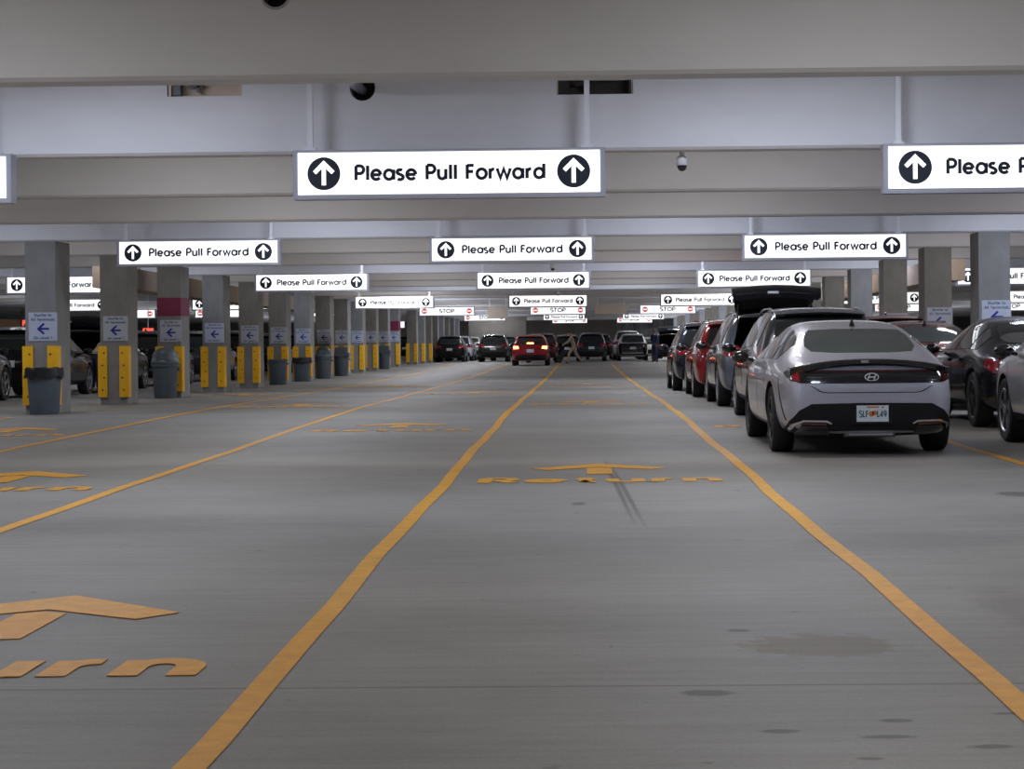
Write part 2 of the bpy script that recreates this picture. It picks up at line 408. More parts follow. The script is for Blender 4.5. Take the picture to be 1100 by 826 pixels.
for ln, y, lab in ((-1, 9.39, 'yellow arrow with the word Return, cut by the left edge nearest the camera'), (0, 18.4, 'yellow arrow with the word Return left of the silver sedan'),
              (-2, 18.0, 'yellow arrow with the word Return at the left edge, second from the camera'), (-1, 27.0, 'yellow arrow with the word Return in the lane left of the middle line'),
              (-3, 26.6, 'yellow arrow with the word Return at the left edge near the open grey bin'), (1, 27.3, 'yellow arrow mostly hidden under the silver sedan'),
              (0, 36.1, 'small yellow arrow left of the dark grey car with its tailgate raised'), (-2, 35.8, 'small faint yellow arrow in front of the fourth column'),
              (-1, 45.0, 'tiny yellow arrow in the lane behind the red car'), (-3, 44.5, 'tiny yellow arrow near the sixth column'),
              (0, 54, 'tiny far yellow arrow right of the middle line'), (-2, 53.5, 'tiny far yellow arrow near the bins')):
    return_mark(LC[ln], y, lab)

# ------------------------------------------------------------------ hanging signs
SW, SH, SD = 2.69, .425, .15
def sign_common(t):
    mb = MB(); mb.box((0, 0, SH / 2), (SW, SD, SH)); mb.bevel(.012, 2); mb.build('housing', M_HOUSING, t)
    mb = MB(); mb.box((0, -SD / 2 - .004, SH / 2 + .008), (SW - .09, .02, SH - .065)); mb.build('lit_face', M_LIT, t)
    for x in (-1.205, 1.19):
        mb = MB(); mb.box((x, 0, SH + .43), (.046, .046, .86)); h = mb.build('hanger', M_ROD, t)
        for zz in (SH + .012, SH + .848):
            mb = MB(); mb.box((x, 0, zz), (.10, .08, .026)); mb.build('bracket', M_ROD, h)
YF = -SD / 2 - .014
def make_forward(label, loc):
    t = thing('hanging_sign', label, 'sign', loc, ANG, 'lit please pull forward signs')
    sign_common(t)
    mb = MB(); write(mb, 'Please Pull Forward', 1.64, .122, .0285, YF - .004, YF, .012, SH / 2 - .05, gap=.09); mb.build('lettering', M_INK, t)
    for x in (-1.075, 1.075):
        mb = MB(); mb.lathe([(.1, YF - .004), (.142, YF - .004), (.142, YF)][1:], 40, (x, 0, SH / 2 + .008), 'Y')
        d = mb.build('arrow_disc', M_INK, t)
        mb = MB(); z = SH / 2 + .008
        mb.ribbon([(x, z - .100), (x, z + .07)], .036, YF - .008, YF - .004)
        mb.ribbon([(x - .080, z + .008), (x, z + .088), (x + .080, z + .008)], .036, YF - .008, YF - .004)
        mb.build('arrow', M_ARROWLIT, d)
    return t
def make_stop(label, loc):
    t = thing('stop_sign', label, 'sign', loc, ANG, 'lit stop signs')
    sign_common(t)
    mb = MB(); write(mb, 'STOP', .74, .18, .042, YF - .004, YF, 0, SH / 2 - .075, gap=.08); mb.build('lettering', M_INK, t)
    for x in (-1.08, 1.08):
        mb = MB(); mb.lathe([(.13, YF - .004), (.13, YF)], 32, (x, 0, SH / 2 + .008), 'Y'); d = mb.build('no_entry_disc', M_REDINK, t)
        mb = MB(); mb.box((x, YF - .006, SH / 2 + .008), (.17, .004, .05)); mb.build('bar', M_ARROWLIT, d)
    return t
SIGN_Z = 2.435
SIGN_DROP = [(0, 0), (16.5, 0), (31.2, .03), (45, .175), (64.5, .35), (91.5, .37), (122, .47), (150, .60)]
def sdrop(y):
    for (a, u), (b, v) in zip(SIGN_DROP, SIGN_DROP[1:]):
        if y <= b: return u + (v - u) * (y - a) / (b - a)
    return .6
def sign_loc(x, y): return (x, sk(x, y), SIGN_Z - sdrop(y))
proto_f = proto_s = None
def put_sign(kind, x, y, label):
    global proto_f, proto_s
    loc = sign_loc(x, y)
    if kind == 'f':
        if not proto_f: proto_f = make_forward(label, loc); return proto_f
        c = copy_tree(proto_f)
    else:
        if not proto_s: proto_s = make_stop(label, loc); return proto_s
        c = copy_tree(proto_s)
    c.location = loc; c['label'] = label
    return c
R1, R2, R3, R4, R5, R6, R7 = 16.44, 31.15, 44.9, 64.5, 91.5, 122.0, 144.5
CX, LX, RX = -1.13, -6.47, 4.12
for k, x, y, l in (
    ('f', CX, R1, 'large lit sign reading Please Pull Forward, nearest one at top centre'),
    ('f', 3.93, R1, 'large lit Please Pull Forward sign cut by the right edge of the photo'),
    ('f', -6.27, R1, 'large lit Please Pull Forward sign showing only its right end at the left edge'),
    ('f', -6.27, R2, 'lit Please Pull Forward sign in the second row, in front of the maroon banded column'),
    ('f', CX, R2, 'lit Please Pull Forward sign in the second row, below the large centre sign'),
    ('f', 3.96, R2, 'lit Please Pull Forward sign in the second row, above the raised tailgate at right'),
    ('f', -6.37, R3, 'lit Please Pull Forward sign in the third row, left, before the columns'),
    ('f', CX, R3, 'lit Please Pull Forward sign in the third row at centre'),
    ('f', 4.05, R3, 'lit Please Pull Forward sign just above the raised tailgate, third row right'),
    ('f', -12.3, R3, 'lit Please Pull Forward sign crossed by the first left column'),
    ('f', 10.1, R3, 'lit Please Pull Forward sign partly behind the nearest right column'),
    ('f', -6.34, R4, 'small lit Please Pull Forward sign right above the far left columns, fourth row'),
    ('f', CX, R4, 'small lit Please Pull Forward sign above the red car, fourth row'),
    ('f', 3.99, R4, 'small lit Please Pull Forward sign partly behind the raised tailgate, fourth row'),
    ('f', -17.4, R4, 'small lit Please Pull Forward sign between the first and second left columns'),
    ('f', -11.9, R4, 'small lit Please Pull Forward sign behind the fourth left column'),
    ('f', 10.1, R4, 'small lit Please Pull Forward sign seen between the third and second right columns'),
    ('f', 15.3, R4, 'small lit Please Pull Forward sign beyond the nearest right column at the right edge'),
    ('s', LX, R5, 'lit STOP sign beside the far left columns, over the dark car'),
    ('s', CX, R5, 'lit STOP sign over the red car, half hidden by a forward sign'),
    ('s', RX, R5, 'lit STOP sign over the far white car, right'),
    ('s', -21.9, R5, 'lit STOP sign between the second and third left columns'),
    ('s', -17.3, R5, 'lit STOP sign right of the maroon banded left column'),
    ('s', -12.0, R5, 'lit STOP sign far behind the sixth left column'),
    ('s', 10.1, R5, 'lit STOP sign hidden behind the far right columns'),
    ('s', 15.3, R5, 'lit STOP sign seen between the right columns below a forward sign'),
    ('s', 20.5, R5, 'lit STOP sign at the right edge beyond the nearest right column'),
    ('s', -6.2, R6, 'tiny lit STOP sign in front of the far concrete shear wall'),
    ('f', CX, R6, 'tiny lit Please Pull Forward sign far behind the red car'),
    ('f', 3.95, R6, 'tiny lit Please Pull Forward sign over the far white car'),
    ('s', -.9, R7, 'farthest lit STOP sign at centre below the other signs'),
    ('s', 4.0, R7, 'farthest lit STOP sign right, over the white car'),
    ):
    put_sign(k, x, y, l)

# ------------------------------------------------------------------ columns
CW, CD = .51, .8
XL, XR = -8.715, 6.51
def make_guard(t, x, h=.98, z0=.14):
    s = 1 if x > 0 else -1
    mb = MB(); o_, th, leg = .045, .045, .135
    x1 = x + s * o_; yb = -CD / 2
    pts = [(x1, yb - o_ + .015), (x1 - s * .015, yb - o_), (x - s * leg, yb - o_), (x - s * leg, yb), (x, yb), (x, yb + leg), (x1, yb + leg)]
    if s < 0: pts = pts[::-1]
    mb.prism(pts, z0, z0 + h, 'XY')
    g = mb.build('corner_guard', M_GUARD, t)
    mb = MB()
    for i in range(4):
        z = z0 + .14 + i * .235
        mb.lathe([(.017, yb - o_ - .006), (.017, yb - o_ + .004)], 10, (x - s * (.05 + .03 * (i % 2)), 0, z), 'Y')
    mb.build('bolt', M_BOLT, g)
def make_column(label, side, y, guards=True, band=None, height=None):
    x = XL - CW / 2 if side < 0 else XR + CW / 2
    yy = sk(x, y)
    t = thing('concrete_column', label, 'column', (x, yy + CD / 2, gz(yy)), ANG, 'columns of the left row' if side < 0 else 'columns of the right row')
    mb = MB(); mb.box((0, 0, BEAM_B / 2), (CW, CD, BEAM_B)); mb.bevel(.02, 2); mb.build('shaft', M_COLUMN, t)
    if guards:
        make_guard(t, -CW / 2); make_guard(t, CW / 2)
    if band:
        mb = MB(); b0, b1 = band
        mb.box((0, 0, (b0 + b1) / 2), (CW + .012, CD + .012, b1 - b0)); mb.bevel(.02, 2); mb.build('painted_band', M_MAROON, t)['label'] = 'maroon painted band'
    return t
ORD = ['first', 'second', 'third', 'fourth', 'fifth', 'sixth', 'seventh', 'eighth', 'ninth', 'tenth', 'eleventh', 'twelfth', 'thirteenth', 'fourteenth', 'fifteenth', 'sixteenth', 'seventeenth', 'eighteenth', 'nineteenth', 'twentieth', 'twenty-first', 'twenty-second']
CY = [31.4 + 4.93 * k for k in range(22)]
proto_plaque = None
def put_plaque(x, y, z, label, rz=ANG):
    global proto_plaque
    if proto_plaque: c = copy_tree(proto_plaque)
    else:
        c = thing('direction_sign', label, 'sign', (0, 0, 0), 0, 'shuttle signs on the columns')
        w, h = .475, .475
        mb = MB(); mb.box((0, -.006, 0), (w, .012, h)); mb.bevel(.003, 1); mb.build('panel', M_PLAQUE, c)
        mb = MB()
        write(mb, 'Shuttle to', .29, .042, .0095, -.0145, -.012, 0, .172, gap=.1)
        write(mb, 'All Terminals', .40, .042, .0095, -.0145, -.012, 0, .098, gap=.1)
        write(mb, 'On Level 1', .31, .042, .0095, -.0145, -.012, 0, -.205, gap=.1)
        mb.build('lettering', M_BLUEGREY, c)
        mb = MB()
        mb.ribbon([(.105, -.035), (-.06, -.035)], .034, -.0145, -.012)
        mb.ribbon([(.022, .052), (-.075, -.035), (.022, -.122)], .036, -.0145, -.012)
        mb.build('arrow', M_BLUE, c)
        proto_plaque = c
    c.location = (x, y, z); c.rotation_euler = (0, 0, rz); c['label'] = label
    return c
LEFT_EXTRA = {0: ', open grey bin before it', 2: ', maroon band near its top, lidded bin before it', 5: ', open grey bin before it', 6: ', open bin before it', 7: ', domed bin before it', 8: ', lidded bin before it', 11: ', small bin before it', 12: ', far one with a maroon band'}
for k in range(22):
    if k == 13: continue
    lab = 'square concrete column with yellow corner guards, %s in the left row%s' % (ORD[k if k < 13 else k - 1], LEFT_EXTRA.get(k, ''))
    t = make_column(lab, -1, CY[k], True, (1.78, 2.18) if k == 2 else (1.75, 2.2) if k == 12 else None)
    if k <= 12:
        put_plaque(t.location.x + .03, t.location.y - CD / 2 - .001, t.location.z + (1.455 if k != 0 else 1.44), 'pale shuttle sign with a blue left arrow on the %s left column' % ORD[k])
for k in range(22):
    lab = 'square concrete column in the right row, %s from the right edge' % ORD[k]
    t = make_column(lab, 1, CY[k] - .0, k > 8, (1.7, 2.3) if k == 16 else None)
    if k <= 4:
        put_plaque(t.location.x + .015, t.location.y - CD / 2 - .001, t.location.z + 1.50 - .02 * k, 'pale shuttle sign with a blue left arrow on the %s right column' % ORD[k])
# a farther row of columns in the left bay
for k, y in enumerate([41, 56, 71, 86]):
    t = thing('concrete_column', 'slim pale concrete column far left behind the parked dark cars, %s from the front' % ORD[k], 'column', (-24.9, y, gz(y)), 0, 'far columns at the left')
    mb = MB(); mb.box((0, 0, BEAM_B / 2), (.5, .7, BEAM_B)); mb.bevel(.02, 2); mb.build('shaft', M_COLUMN, t)
# tan ducts along the column rows
for x, lab in ((7.75, 'long tan overhead duct running behind the right column row'), (-9.95, 'long tan overhead duct running behind the left column row')):
    mb = MB(); rows = []
    for y in range(40, 78, 3):
        z = 2.36 + gz(y); rows.append([(x - .3, y, z), (x + .3, y, z), (x + .3, y, z + .45), (x - .3, y, z + .45)])
    mb.rings(rows)
    t = thing('overhead_duct', lab, 'duct', (0, 0, 0)); mb.build('casing', M_TAN, t)
    for y in range(43, 76, 8):
        mb = MB(); mb.box((x, y, 2.81 + gz(y) + .47), (.04, .04, .94)); mb.build('hanger', M_ROD, t)
for (x, y, w, z0, z1, lab) in ((-3.3, 75, .77, 2.12, 2.59, 'tan overhead board left of centre near the shear wall'), (1.15, 75, 1.24, 2.27, 2.60, 'wide tan overhead board right of centre over the far white car')):
    t = thing('overhead_board', lab, 'board', (x, y, gz(y) + .0))
    mb = MB(); mb.box((0, 0, (z0 + z1) / 2), (w, .12, z1 - z0)); mb.bevel(.01, 1); mb.build('board_panel', M_TANB, t)
    for s in (-1, 1):
        mb = MB(); mb.box((s * w * .42, 0, (z1 + SLAB) / 2), (.05, .05, SLAB - z1)); mb.build('hanger', M_ROD, t)
# small lit red panels
for (x, y, z, lab) in ((-13.3, 58.5, 1.62, 'small red lit panel seen between the second and third left columns'), (-18.6, 64, 1.98, 'small red lit panel left of the first column')):
    t = thing('red_lamp', lab, 'lamp', (x, y, gz(y) + z))
    mb = MB(); mb.box((0, 0, 0), (.30, .08, .19)); mb.bevel(.015, 2); mb.build('lit_panel', M_REDLAMP, t)
    mb = MB(); mb.box((0, .05, .0), (.32, .03, .21)); mb.build('back_plate', M_WHITE, t)
    mb = MB(); mb.tube([(0, .03, .1), (0, .03, SLAB - z - .002)], .012, 8); mb.build('stem', M_ROD, t)
# white lit panel in the driveway gap
t = thing('lit_box', 'small blank white lit box in the gap between far left columns', 'sign', (-10.1, 107, gz(107) + 2.0))
mb = MB(); mb.box((0, 0, .19), (.36, .12, .38)); mb.bevel(.01, 1); mb.build('housing', M_HOUSING, t)
mb = MB(); mb.box((0, -.065, .19), (.32, .01, .34)); mb.build('lit_face', M_LIT, t)
mb = MB(); mb.tube([(0, 0, .38), (0, 0, SLAB - 2.002)], .02, 8); mb.build('stem', M_ROD, t)
# dome cameras
for (x, y, lab) in ((.895, 16.75, 'white dome security camera hanging right of the large centre sign'), (-.62, 41.2, 'small dome camera above the third row centre sign'), (-.75, 61.2, 'tiny dome camera above the fourth row centre sign')):
    z = BEAM_B + gz(y)
    t = thing('security_camera', lab, 'camera', (x, sk(x, y) + .1, z))
    mb = MB(); mb.tube([(0, 0, 0), (0, 0, -.05)], .02, 12); mb.build('mount', M_WHITE, t, True)
    mb = MB(); mb.lathe([(.02, -.03), (.044, -.045), (.05, -.07), (.05, -.115), (.046, -.12)], 24); mb.build('housing', M_WHITE, t, True)
    mb = MB(); mb.lathe([(.043, -.118), (.042, -.135), (.034, -.155), (.018, -.168), (.002, -.172)], 24); mb.build('dome', M_DOME, t, True)

# ------------------------------------------------------------------ bins
def make_bin(label, x, y, lid, s=1.0):
    t = thing('trash_can', label, 'trash can', (x, y, gz(y)), 0, 'grey bins before the left columns')
    mb = MB(); n = 28
    mb.lathe([(.225, 0), (.235, .02), (.27, .60), (.275, .68), (.30, .69), (.30, .74), (.275, .75), (.262, .70), (.215, .05)], n)
    mb.bm.faces.ensure_lookup_table(); mb.build('barrel', M_BIN, t, True)
    for s_ in (-1, 1):
        mb = MB(); mb.box((s_ * .30, 0, .62), (.05, .13, .05)); mb.bevel(.012, 2); mb.build('handle', M_BIN, t)
    if lid == 'liner':
        mb = MB(); rr = []
        for k_, (r, z) in enumerate([(.262, .66), (.272, .765), (.306, .76), (.312, .70), (.318, .60)]):
            ring = []
            for k in range(40):
                a = 2 * PI * k / 40; w = (.012 * math.sin(a * 7) + .008 * math.sin(a * 11 + 1)) * (k_ / 4)
                ring.append(((r + w * .4) * math.cos(a), (r + w * .4) * math.sin(a), z + w * 2))
            rr.append(ring)
        mb.rings(rr, cap=False); mb.build('liner', M_BINBAG, t, True)
    if lid == 'dome':
        mb = MB(); mb.lathe([(.305, .75), (.305, .79), (.285, .81), (.27, .90), (.24, .99), (.17, 1.06), (.08, 1.09), (.01, 1.095)], n); d = mb.build('lid', M_BIN, t, True)
        mb = MB(); mb.box((0, -.25, .90), (.24, .06, .15)); mb.bevel(.02, 2); mb.build('flap', M_BINLIGHT, d)
    if lid == 'square':
        mb = MB(); mb.box((0, 0, .80), (.60, .60, .10)); mb.box((0, .03, .94), (.46, .42, .24)); mb.bevel(.035, 3); d = mb.build('lid', M_BIN, t, True)
        mb = MB(); mb.box((0, -.19, .94), (.3, .03, .15)); mb.bevel(.012, 2); mb.build('flap', M_BINLIGHT, d)
    if lid == 'open':
        mb = MB(); mb.lathe([(.262, .52), (.15, .55), (.02, .54)], 20); mb.build('contents', M_BINBAG, t, True)
    return t
def bin_at(k, dx, lid, label): return make_bin(label, XL - CW / 2 + dx, sk(XL, CY[k]) - .37, lid)
bin_at(0, .15, 'liner', 'open grey bin with a dark liner edge before the nearest left column')
bin_at(2, -.02, 'dome', 'grey bin with a domed lid before the maroon banded column')
bin_at(5, .05, 'open', 'open grey bin before the sixth left column')
bin_at(6, .03, 'liner', 'open grey bin with dark rim before the seventh left column')
bin_at(7, .06, 'dome', 'grey bin with rounded domed lid before the eighth left column')
bin_at(8, .06, 'square', 'grey bin with a boxy lid before the ninth left column')
bin_at(11, .1, 'square', 'small far grey lidded bin before the twelfth left column')

# ------------------------------------------------------------------ vehicles
def paint(name, rgb, metal=.0, rough=.28): return mat('paint ' + name, rgb, rough, metal, coat=1)
M_SILVER = mat('paint silver lavender', (.50, .50, .565), .34, .45, coat=.7)
M_GREYP = paint('mid grey', (.13, .14, .165), .5, .26)
M_LGREY = paint('light grey', (.50, .51, .54), .4, .3)
M_BLACKP = mat('paint black', (.006, .006, .008), .2, 0, coat=.5, spec=.3)
M_DKBLUE = paint('blue black', (.012, .016, .028), .2, .2)
M_REDP = paint('bright red', (.32, .006, .014), .2, .22)
M_DKRED = paint('dark red', (.11, .006, .014), .3, .24)
M_WHITEP = paint('white', (.62, .63, .64), 0, .25)
M_DKGREY = paint('charcoal', (.035, .038, .044), .4, .24)
M_GLASS = mat('tinted car glass', (.012, .015, .016), .04, 0, coat=1, spec=.8)
M_GLASSG = mat('greenish rear glass', (.050, .062, .060), .06, 0, coat=1, spec=.7)
M_TRIMB = mat('gloss black trim', (.006, .006, .007), .12, coat=1)
M_CLAD = mat('matte black cladding', (.010, .010, .011), .6, spec=.2, noise=.1, nscale=40)
M_TYRE = mat('tyre', (.010, .010, .011), .75, noise=.2, nscale=30)
M_RIM = mat('alloy rim', (.42, .42, .44), .3, .8)
M_RIMD = mat('dark rim', (.06, .06, .065), .35, .7)
M_CHROME = mat('chrome', (.75, .75, .77), .12, 1)
M_TAIL = mat('red lens', (.28, .006, .012), .12, coat=1)
M_TAILD = mat('dark red lens', (.07, .004, .008), .1, coat=1)
M_BRAKE = mat('lit brake lamp', (1, .08, .03), .3, emit=9, ecol=(1, .20, .07))
M_LENS = mat('clear lamp lens', (.5, .5, .52), .08, .3, coat=1)
M_AMBER = mat('amber lens', (.75, .16, .02), .12, coat=1)
M_PLATE = mat('plate white', (.62, .66, .68), .4)
M_PLATEINK = mat('plate green ink', (.03, .10, .10), .5)
M_PLATEORANGE = mat('plate orange', (.55, .17, .03), .5)
M_INTERIOR = mat('dark cabin trim', (.012, .012, .013), .8)
M_SEAM = mat('panel gap', (.004, .004, .004), .8)

SEDAN = dict(L=4.91, wheels=(1.05, 3.89), wr=.345, st=[
    (0.00, .66, .31, .66, .78, .50), (.05, .77, .25, .78, .90, .60), (.16, .815, .22, .83, .955, .64), (.38, .855, .20, .875, .985, .66), (.62, .89, .19, .905, 1.045, .625),
    (.9, .915, .19, .925, 1.16, .60), (1.25, .93, .19, .935, 1.285, .575), (1.6, .935, .19, .935, 1.355, .565), (2.1, .935, .19, .93, 1.39, .56), (2.7, .935, .19, .92, 1.375, .555),
    (3.2, .93, .19, .91, 1.25, .585), (3.65, .925, .19, .895, 1.02, .66), (4.1, .905, .19, .85, .91, .66), (4.55, .86, .2, .75, .80, .6),
    (4.82, .76, .24, .63, .67, .5), (4.91, .62, .30, .50, .54, .4)],
    belt=.035, dlo=(1.02, 3.35), split=[1.42, 2.35], rglass=(1.05, 1.268, .57, .525), top_in=.085, rail=0)
SUV = dict(L=4.62, wheels=(.95, 3.65), wr=.365, st=[
    (0.00, .70, .40, .74, .86, .58), (.05, .80, .30, .88, 1.02, .68), (.14, .85, .26, .99, 1.14, .70), (.24, .87, .25, 1.02, 1.34, .67), (.40, .885, .24, 1.04, 1.55, .635),
    (.62, .90, .24, 1.045, 1.615, .62), (1.0, .915, .23, 1.045, 1.635, .615), (1.7, .925, .23, 1.03, 1.65, .61), (2.3, .925, .23, 1.015, 1.635, .605), (2.75, .925, .23, 1.00, 1.57, .605),
    (3.15, .92, .23, .99, 1.36, .63), (3.5, .915, .23, .975, 1.10, .70), (3.95, .90, .23, .94, 1.01, .70), (4.3, .85, .25, .86, .91, .62),
    (4.54, .74, .30, .70, .75, .5), (4.62, .62, .38, .55, .60, .42)],
    belt=.05, dlo=(.55, 3.2), split=[1.15, 2.15], rglass=(1.10, 1.50, .66, .575), top_in=.10, rail=1)

def interp(st, y, i):
    for a, b in zip(st, st[1:]):
        if y <= b[0]:
            t = max(0, (y - a[0]) / (b[0] - a[0])); return a[i] + (b[i] - a[i]) * t
    return st[-1][i]

def body_mesh(sp, W, H, L, m, wells=True, cargo=False):
    """one continuous car body: lofted, smoothed, wheel wells cut out"""
    kx, kz, ky = W / max(s[1] for s in sp['st']), H / max(s[4] for s in sp['st']), L / sp['L']
    mb = MB(); rings = []
    for (y, w, zb, bl, top, wt) in sp['st']:
        mid = (zb + bl) * .52
        half = [(0, zb), (.55 * w, zb), (.88 * w, zb + .015), (.985 * w, zb + .13), (w, mid), (.99 * w, bl - .13), (.955 * w, bl - .01),
                ((.93 * w + wt + .04) / 2 if top - bl > .2 else (.6 * .93 * w + .4 * (wt + .04)), bl + (top - bl) * .48), (wt + .025, top - .07 * min(1, (top - bl) / .3)), (wt * .82, top - .018), (wt * .42, top - .003), (0, top)]
        ring = [(x * kx, y * ky, z * kz) for x, z in half] + [(-x * kx, y * ky, z * kz) for x, z in half[-2:0:-1]]
        rings.append(ring)
    vs = mb.rings(rings, cap=False)
    for r, s in ((vs[0], -1), (vs[-1], 1)):
        cz = sum(v.co.z for v in r) / len(r)
        inner = [mb.bm.verts.new((v.co.x * .6, v.co.y + s * .012, cz + (v.co.z - cz) * .6)) for v in r]
        n = len(r)
        for i in range(n): mb.bm.faces.new((r[i], r[(i + 1) % n], inner[(i + 1) % n], inner[i]))
        c = mb.bm.verts.new((0, r[0].co.y + s * .015, cz))
        for i in range(n): mb.bm.faces.new((inner[i], inner[(i + 1) % n], c))
    o = mb.build('body', [m, M_INTERIOR], None, True)
    md = o.modifiers.new('sub', 'SUBSURF'); md.levels = 2; md.render_levels = 2
    me = evaluated(o); old = o.data; o.modifiers.clear(); o.data = me; bpy.data.meshes.remove(old)
    bm = bmesh.new(); bm.from_mesh(me); bvh = BVHTree.FromBMesh(bm); bm.free()
    cs = []
    wr = sp['wr'] * kz
    if wells:
        for wy in sp['wheels']:
            for s in (-1, 1):
                q = MB(); ww = interp(sp['st'], wy, 1) * kx
                q.lathe([(wr + .055, ww - .34), (wr + .055, ww + .3)], 36, (0, wy * ky, wr), 'X')
                if s < 0:
                    for v in q.bm.verts: v.co.x *= -1
                c = q.build('cutter', M_INTERIOR); cs.append(c)
    if cargo:
        q = MB(); z0, z1 = .80 * kz, 1.52 * kz; w1, w2 = .66 * kx, .54 * kx
        A = [(-w1, -1, z0), (w1, -1, z0), (w1 * 1.03, -1, 1.05 * kz), (w2, -1, z1), (-w2, -1, z1), (-w1 * 1.03, -1, 1.05 * kz)]
        q.rings([A, [(x, 1.5, z) for x, _, z in A]]); cs.append(q.build('cutter', M_INTERIOR))
    if cs:
        for c in cs: pass
        for c in cs:
            md = o.modifiers.new('cut', 'BOOLEAN'); md.operation = 'DIFFERENCE'; md.solver = 'EXACT'; md.object = c
            try: md.material_mode = 'TRANSFER'
            except Exception: pass
        me = evaluated(o); old = o.data; o.modifiers.clear(); o.data = me; bpy.data.meshes.remove(old)
        for c in cs:
            d = c.data; bpy.data.objects.remove(c); bpy.data.meshes.remove(d)
    me.shade_smooth(); me.set_sharp_from_angle(angle=.75)
    return o, bvh, kx, kz, ky

def patch(bvh, outline, view, m, name, parent, off=.006, step=.07, L=5, sink=.012):
    """a fitted panel: the outline is laid onto the body from one side and given a thickness"""
    bm = bmesh.new()
    f = {'rear': lambda u, v: ((u, -3, v), (0, 1, 0)), 'front': lambda u, v: ((u, L + 3, v), (0, -1, 0)), 'left': lambda u, v: ((-3, u, v), (1, 0, 0)),
         'right': lambda u, v: ((3, u, v), (-1, 0, 0)), 'top': lambda u, v: ((u, v, 4), (0, 0, -1))}[view]
    vs = [bm.verts.new((u, v, 0)) for u, v in outline]; bm.faces.new(vs)
    us = [p[0] for p in outline]; ws = [p[1] for p in outline]
    for ax, lo, hi in ((0, min(us), max(us)), (1, min(ws), max(ws))):
        n = int((hi - lo) / step)
        for i in range(1, n + 1):
            c = lo + (hi - lo) * i / (n + 1)
            bmesh.ops.bisect_plane(bm, geom=bm.verts[:] + bm.edges[:] + bm.faces[:], plane_co=(c, 0, 0) if ax == 0 else (0, c, 0), plane_no=(1, 0, 0) if ax == 0 else (0, 1, 0))
    d = None; nrm = {}
    for v in bm.verts:
        o_, d = f(v.co.x, v.co.y); o_, d = Vector(o_), Vector(d)
        h = bvh.ray_cast(o_, d)
        if h[0] is None:
            best = None
            for k in range(0, 40):
                p = o_ + d * (1.8 + k * .06); q = bvh.find_nearest(p)
                if q[0] is not None and (best is None or (q[0] - p).length < best[0]): best = ((q[0] - p).length, q[0])
            h = (best[1], -d)
        n = h[1] if h[1].dot(d) < 0 else -h[1]
        n = (n - d * .35).normalized()
        v.co = h[0] - n * sink; nrm[tuple(round(q, 5) for q in v.co)] = n
    g = bmesh.ops.extrude_face_region(bm, geom=bm.faces[:])
    for v in g['geom']:
        if isinstance(v, bmesh.types.BMVert): v.co += nrm.get(tuple(round(q, 5) for q in v.co), -d) * (sink + off)
    bmesh.ops.recalc_face_normals(bm, faces=bm.faces[:])
    me = bpy.data.meshes.new(name); bm.to_mesh(me); bm.free(); me.materials.append(m); me.shade_smooth(); me.set_sharp_from_angle(angle=.6)
    return link(name, me, parent)

def wheel(t, x, y, r, side, rim=M_RIM, near=False):
    w = .225; s = side
    mb = MB(); n = 36 if near else 24
    prof = [(r * .62, -.085), (r * .70, -.108), (r * .93, -.112), (r * .985, -.095), (r, -.06), (r, .06), (r * .985, .095), (r * .93, .112), (r * .70, .108), (r * .62, .085)]
    mb.lathe([(a, h) for a, h in prof], n, (0, 0, 0), 'X'); o = mb.build('wheel', M_TYRE, t, True, (x, y, r))
    mb = MB(); face = .098 * s
    mb.lathe([(r * .62, face), (r * .66, face + .012 * s), (r * .69, face + .006 * s), (r * .69, face - .03 * s), (r * .62, face - .05 * s)], n, axis='X', cap=False)
    mb.lathe([(r * .17, face - .03 * s), (r * .17, face + .004 * s), (r * .12, face + .012 * s)], 16, axis='X')
    for k in range(5):
        a = 2 * PI * k / 5 + .3
        for da in (-.13, .13):
            u = Vector((0, math.cos(a + da), math.sin(a + da))); u0 = Vector((0, math.cos(a), math.sin(a))); p = Vector((0, -math.sin(a), math.cos(a)))
            ww = .022
            A, B = u0 * r * .12, u * r * .64
            mb.rings([[A + p * ww + Vector((face, 0, 0)), A - p * ww + Vector((face, 0, 0)), A - p * ww + Vector((face - .02 * s, 0, 0)), A + p * ww + Vector((face - .02 * s, 0, 0))],
                      [B + p * ww * .7 + Vector((face, 0, 0)), B - p * ww * .7 + Vector((face, 0, 0)), B - p * ww * .7 + Vector((face - .02 * s, 0, 0)), B + p * ww * .7 + Vector((face - .02 * s, 0, 0))]])
    mb.build('rim', rim, o, False)
    mb = MB(); mb.lathe([(r * .6, face - .052 * s), (r * .6, face - .06 * s)], 20, axis='X'); mb.build('brake_disc', M_RIMD, o)

def mirror(t, sp_, x, y, z, s, m):
    mb = MB()
    rr = []
    for u, a, b in ((-.05, .02, .02), (-.035, .075, .055), (.0, .095, .075), (.05, .085, .07), (.09, .05, .045), (.10, .015, .015)):
        rr.append([(a * math.cos(2 * PI * k / 12) * 1.15, u, b * math.sin(2 * PI * k / 12)) for k in range(12)])
    mb.rings(rr); o = mb.build('side_mirror', m, t, True, (x + s * .12, y, z))
    mb = MB(); mb.tube([(-s * .15, .03, -.04), (-s * .05, .02, -.02)], .022, 8); mb.build('mirror_arm', M_TRIMB, o, True)

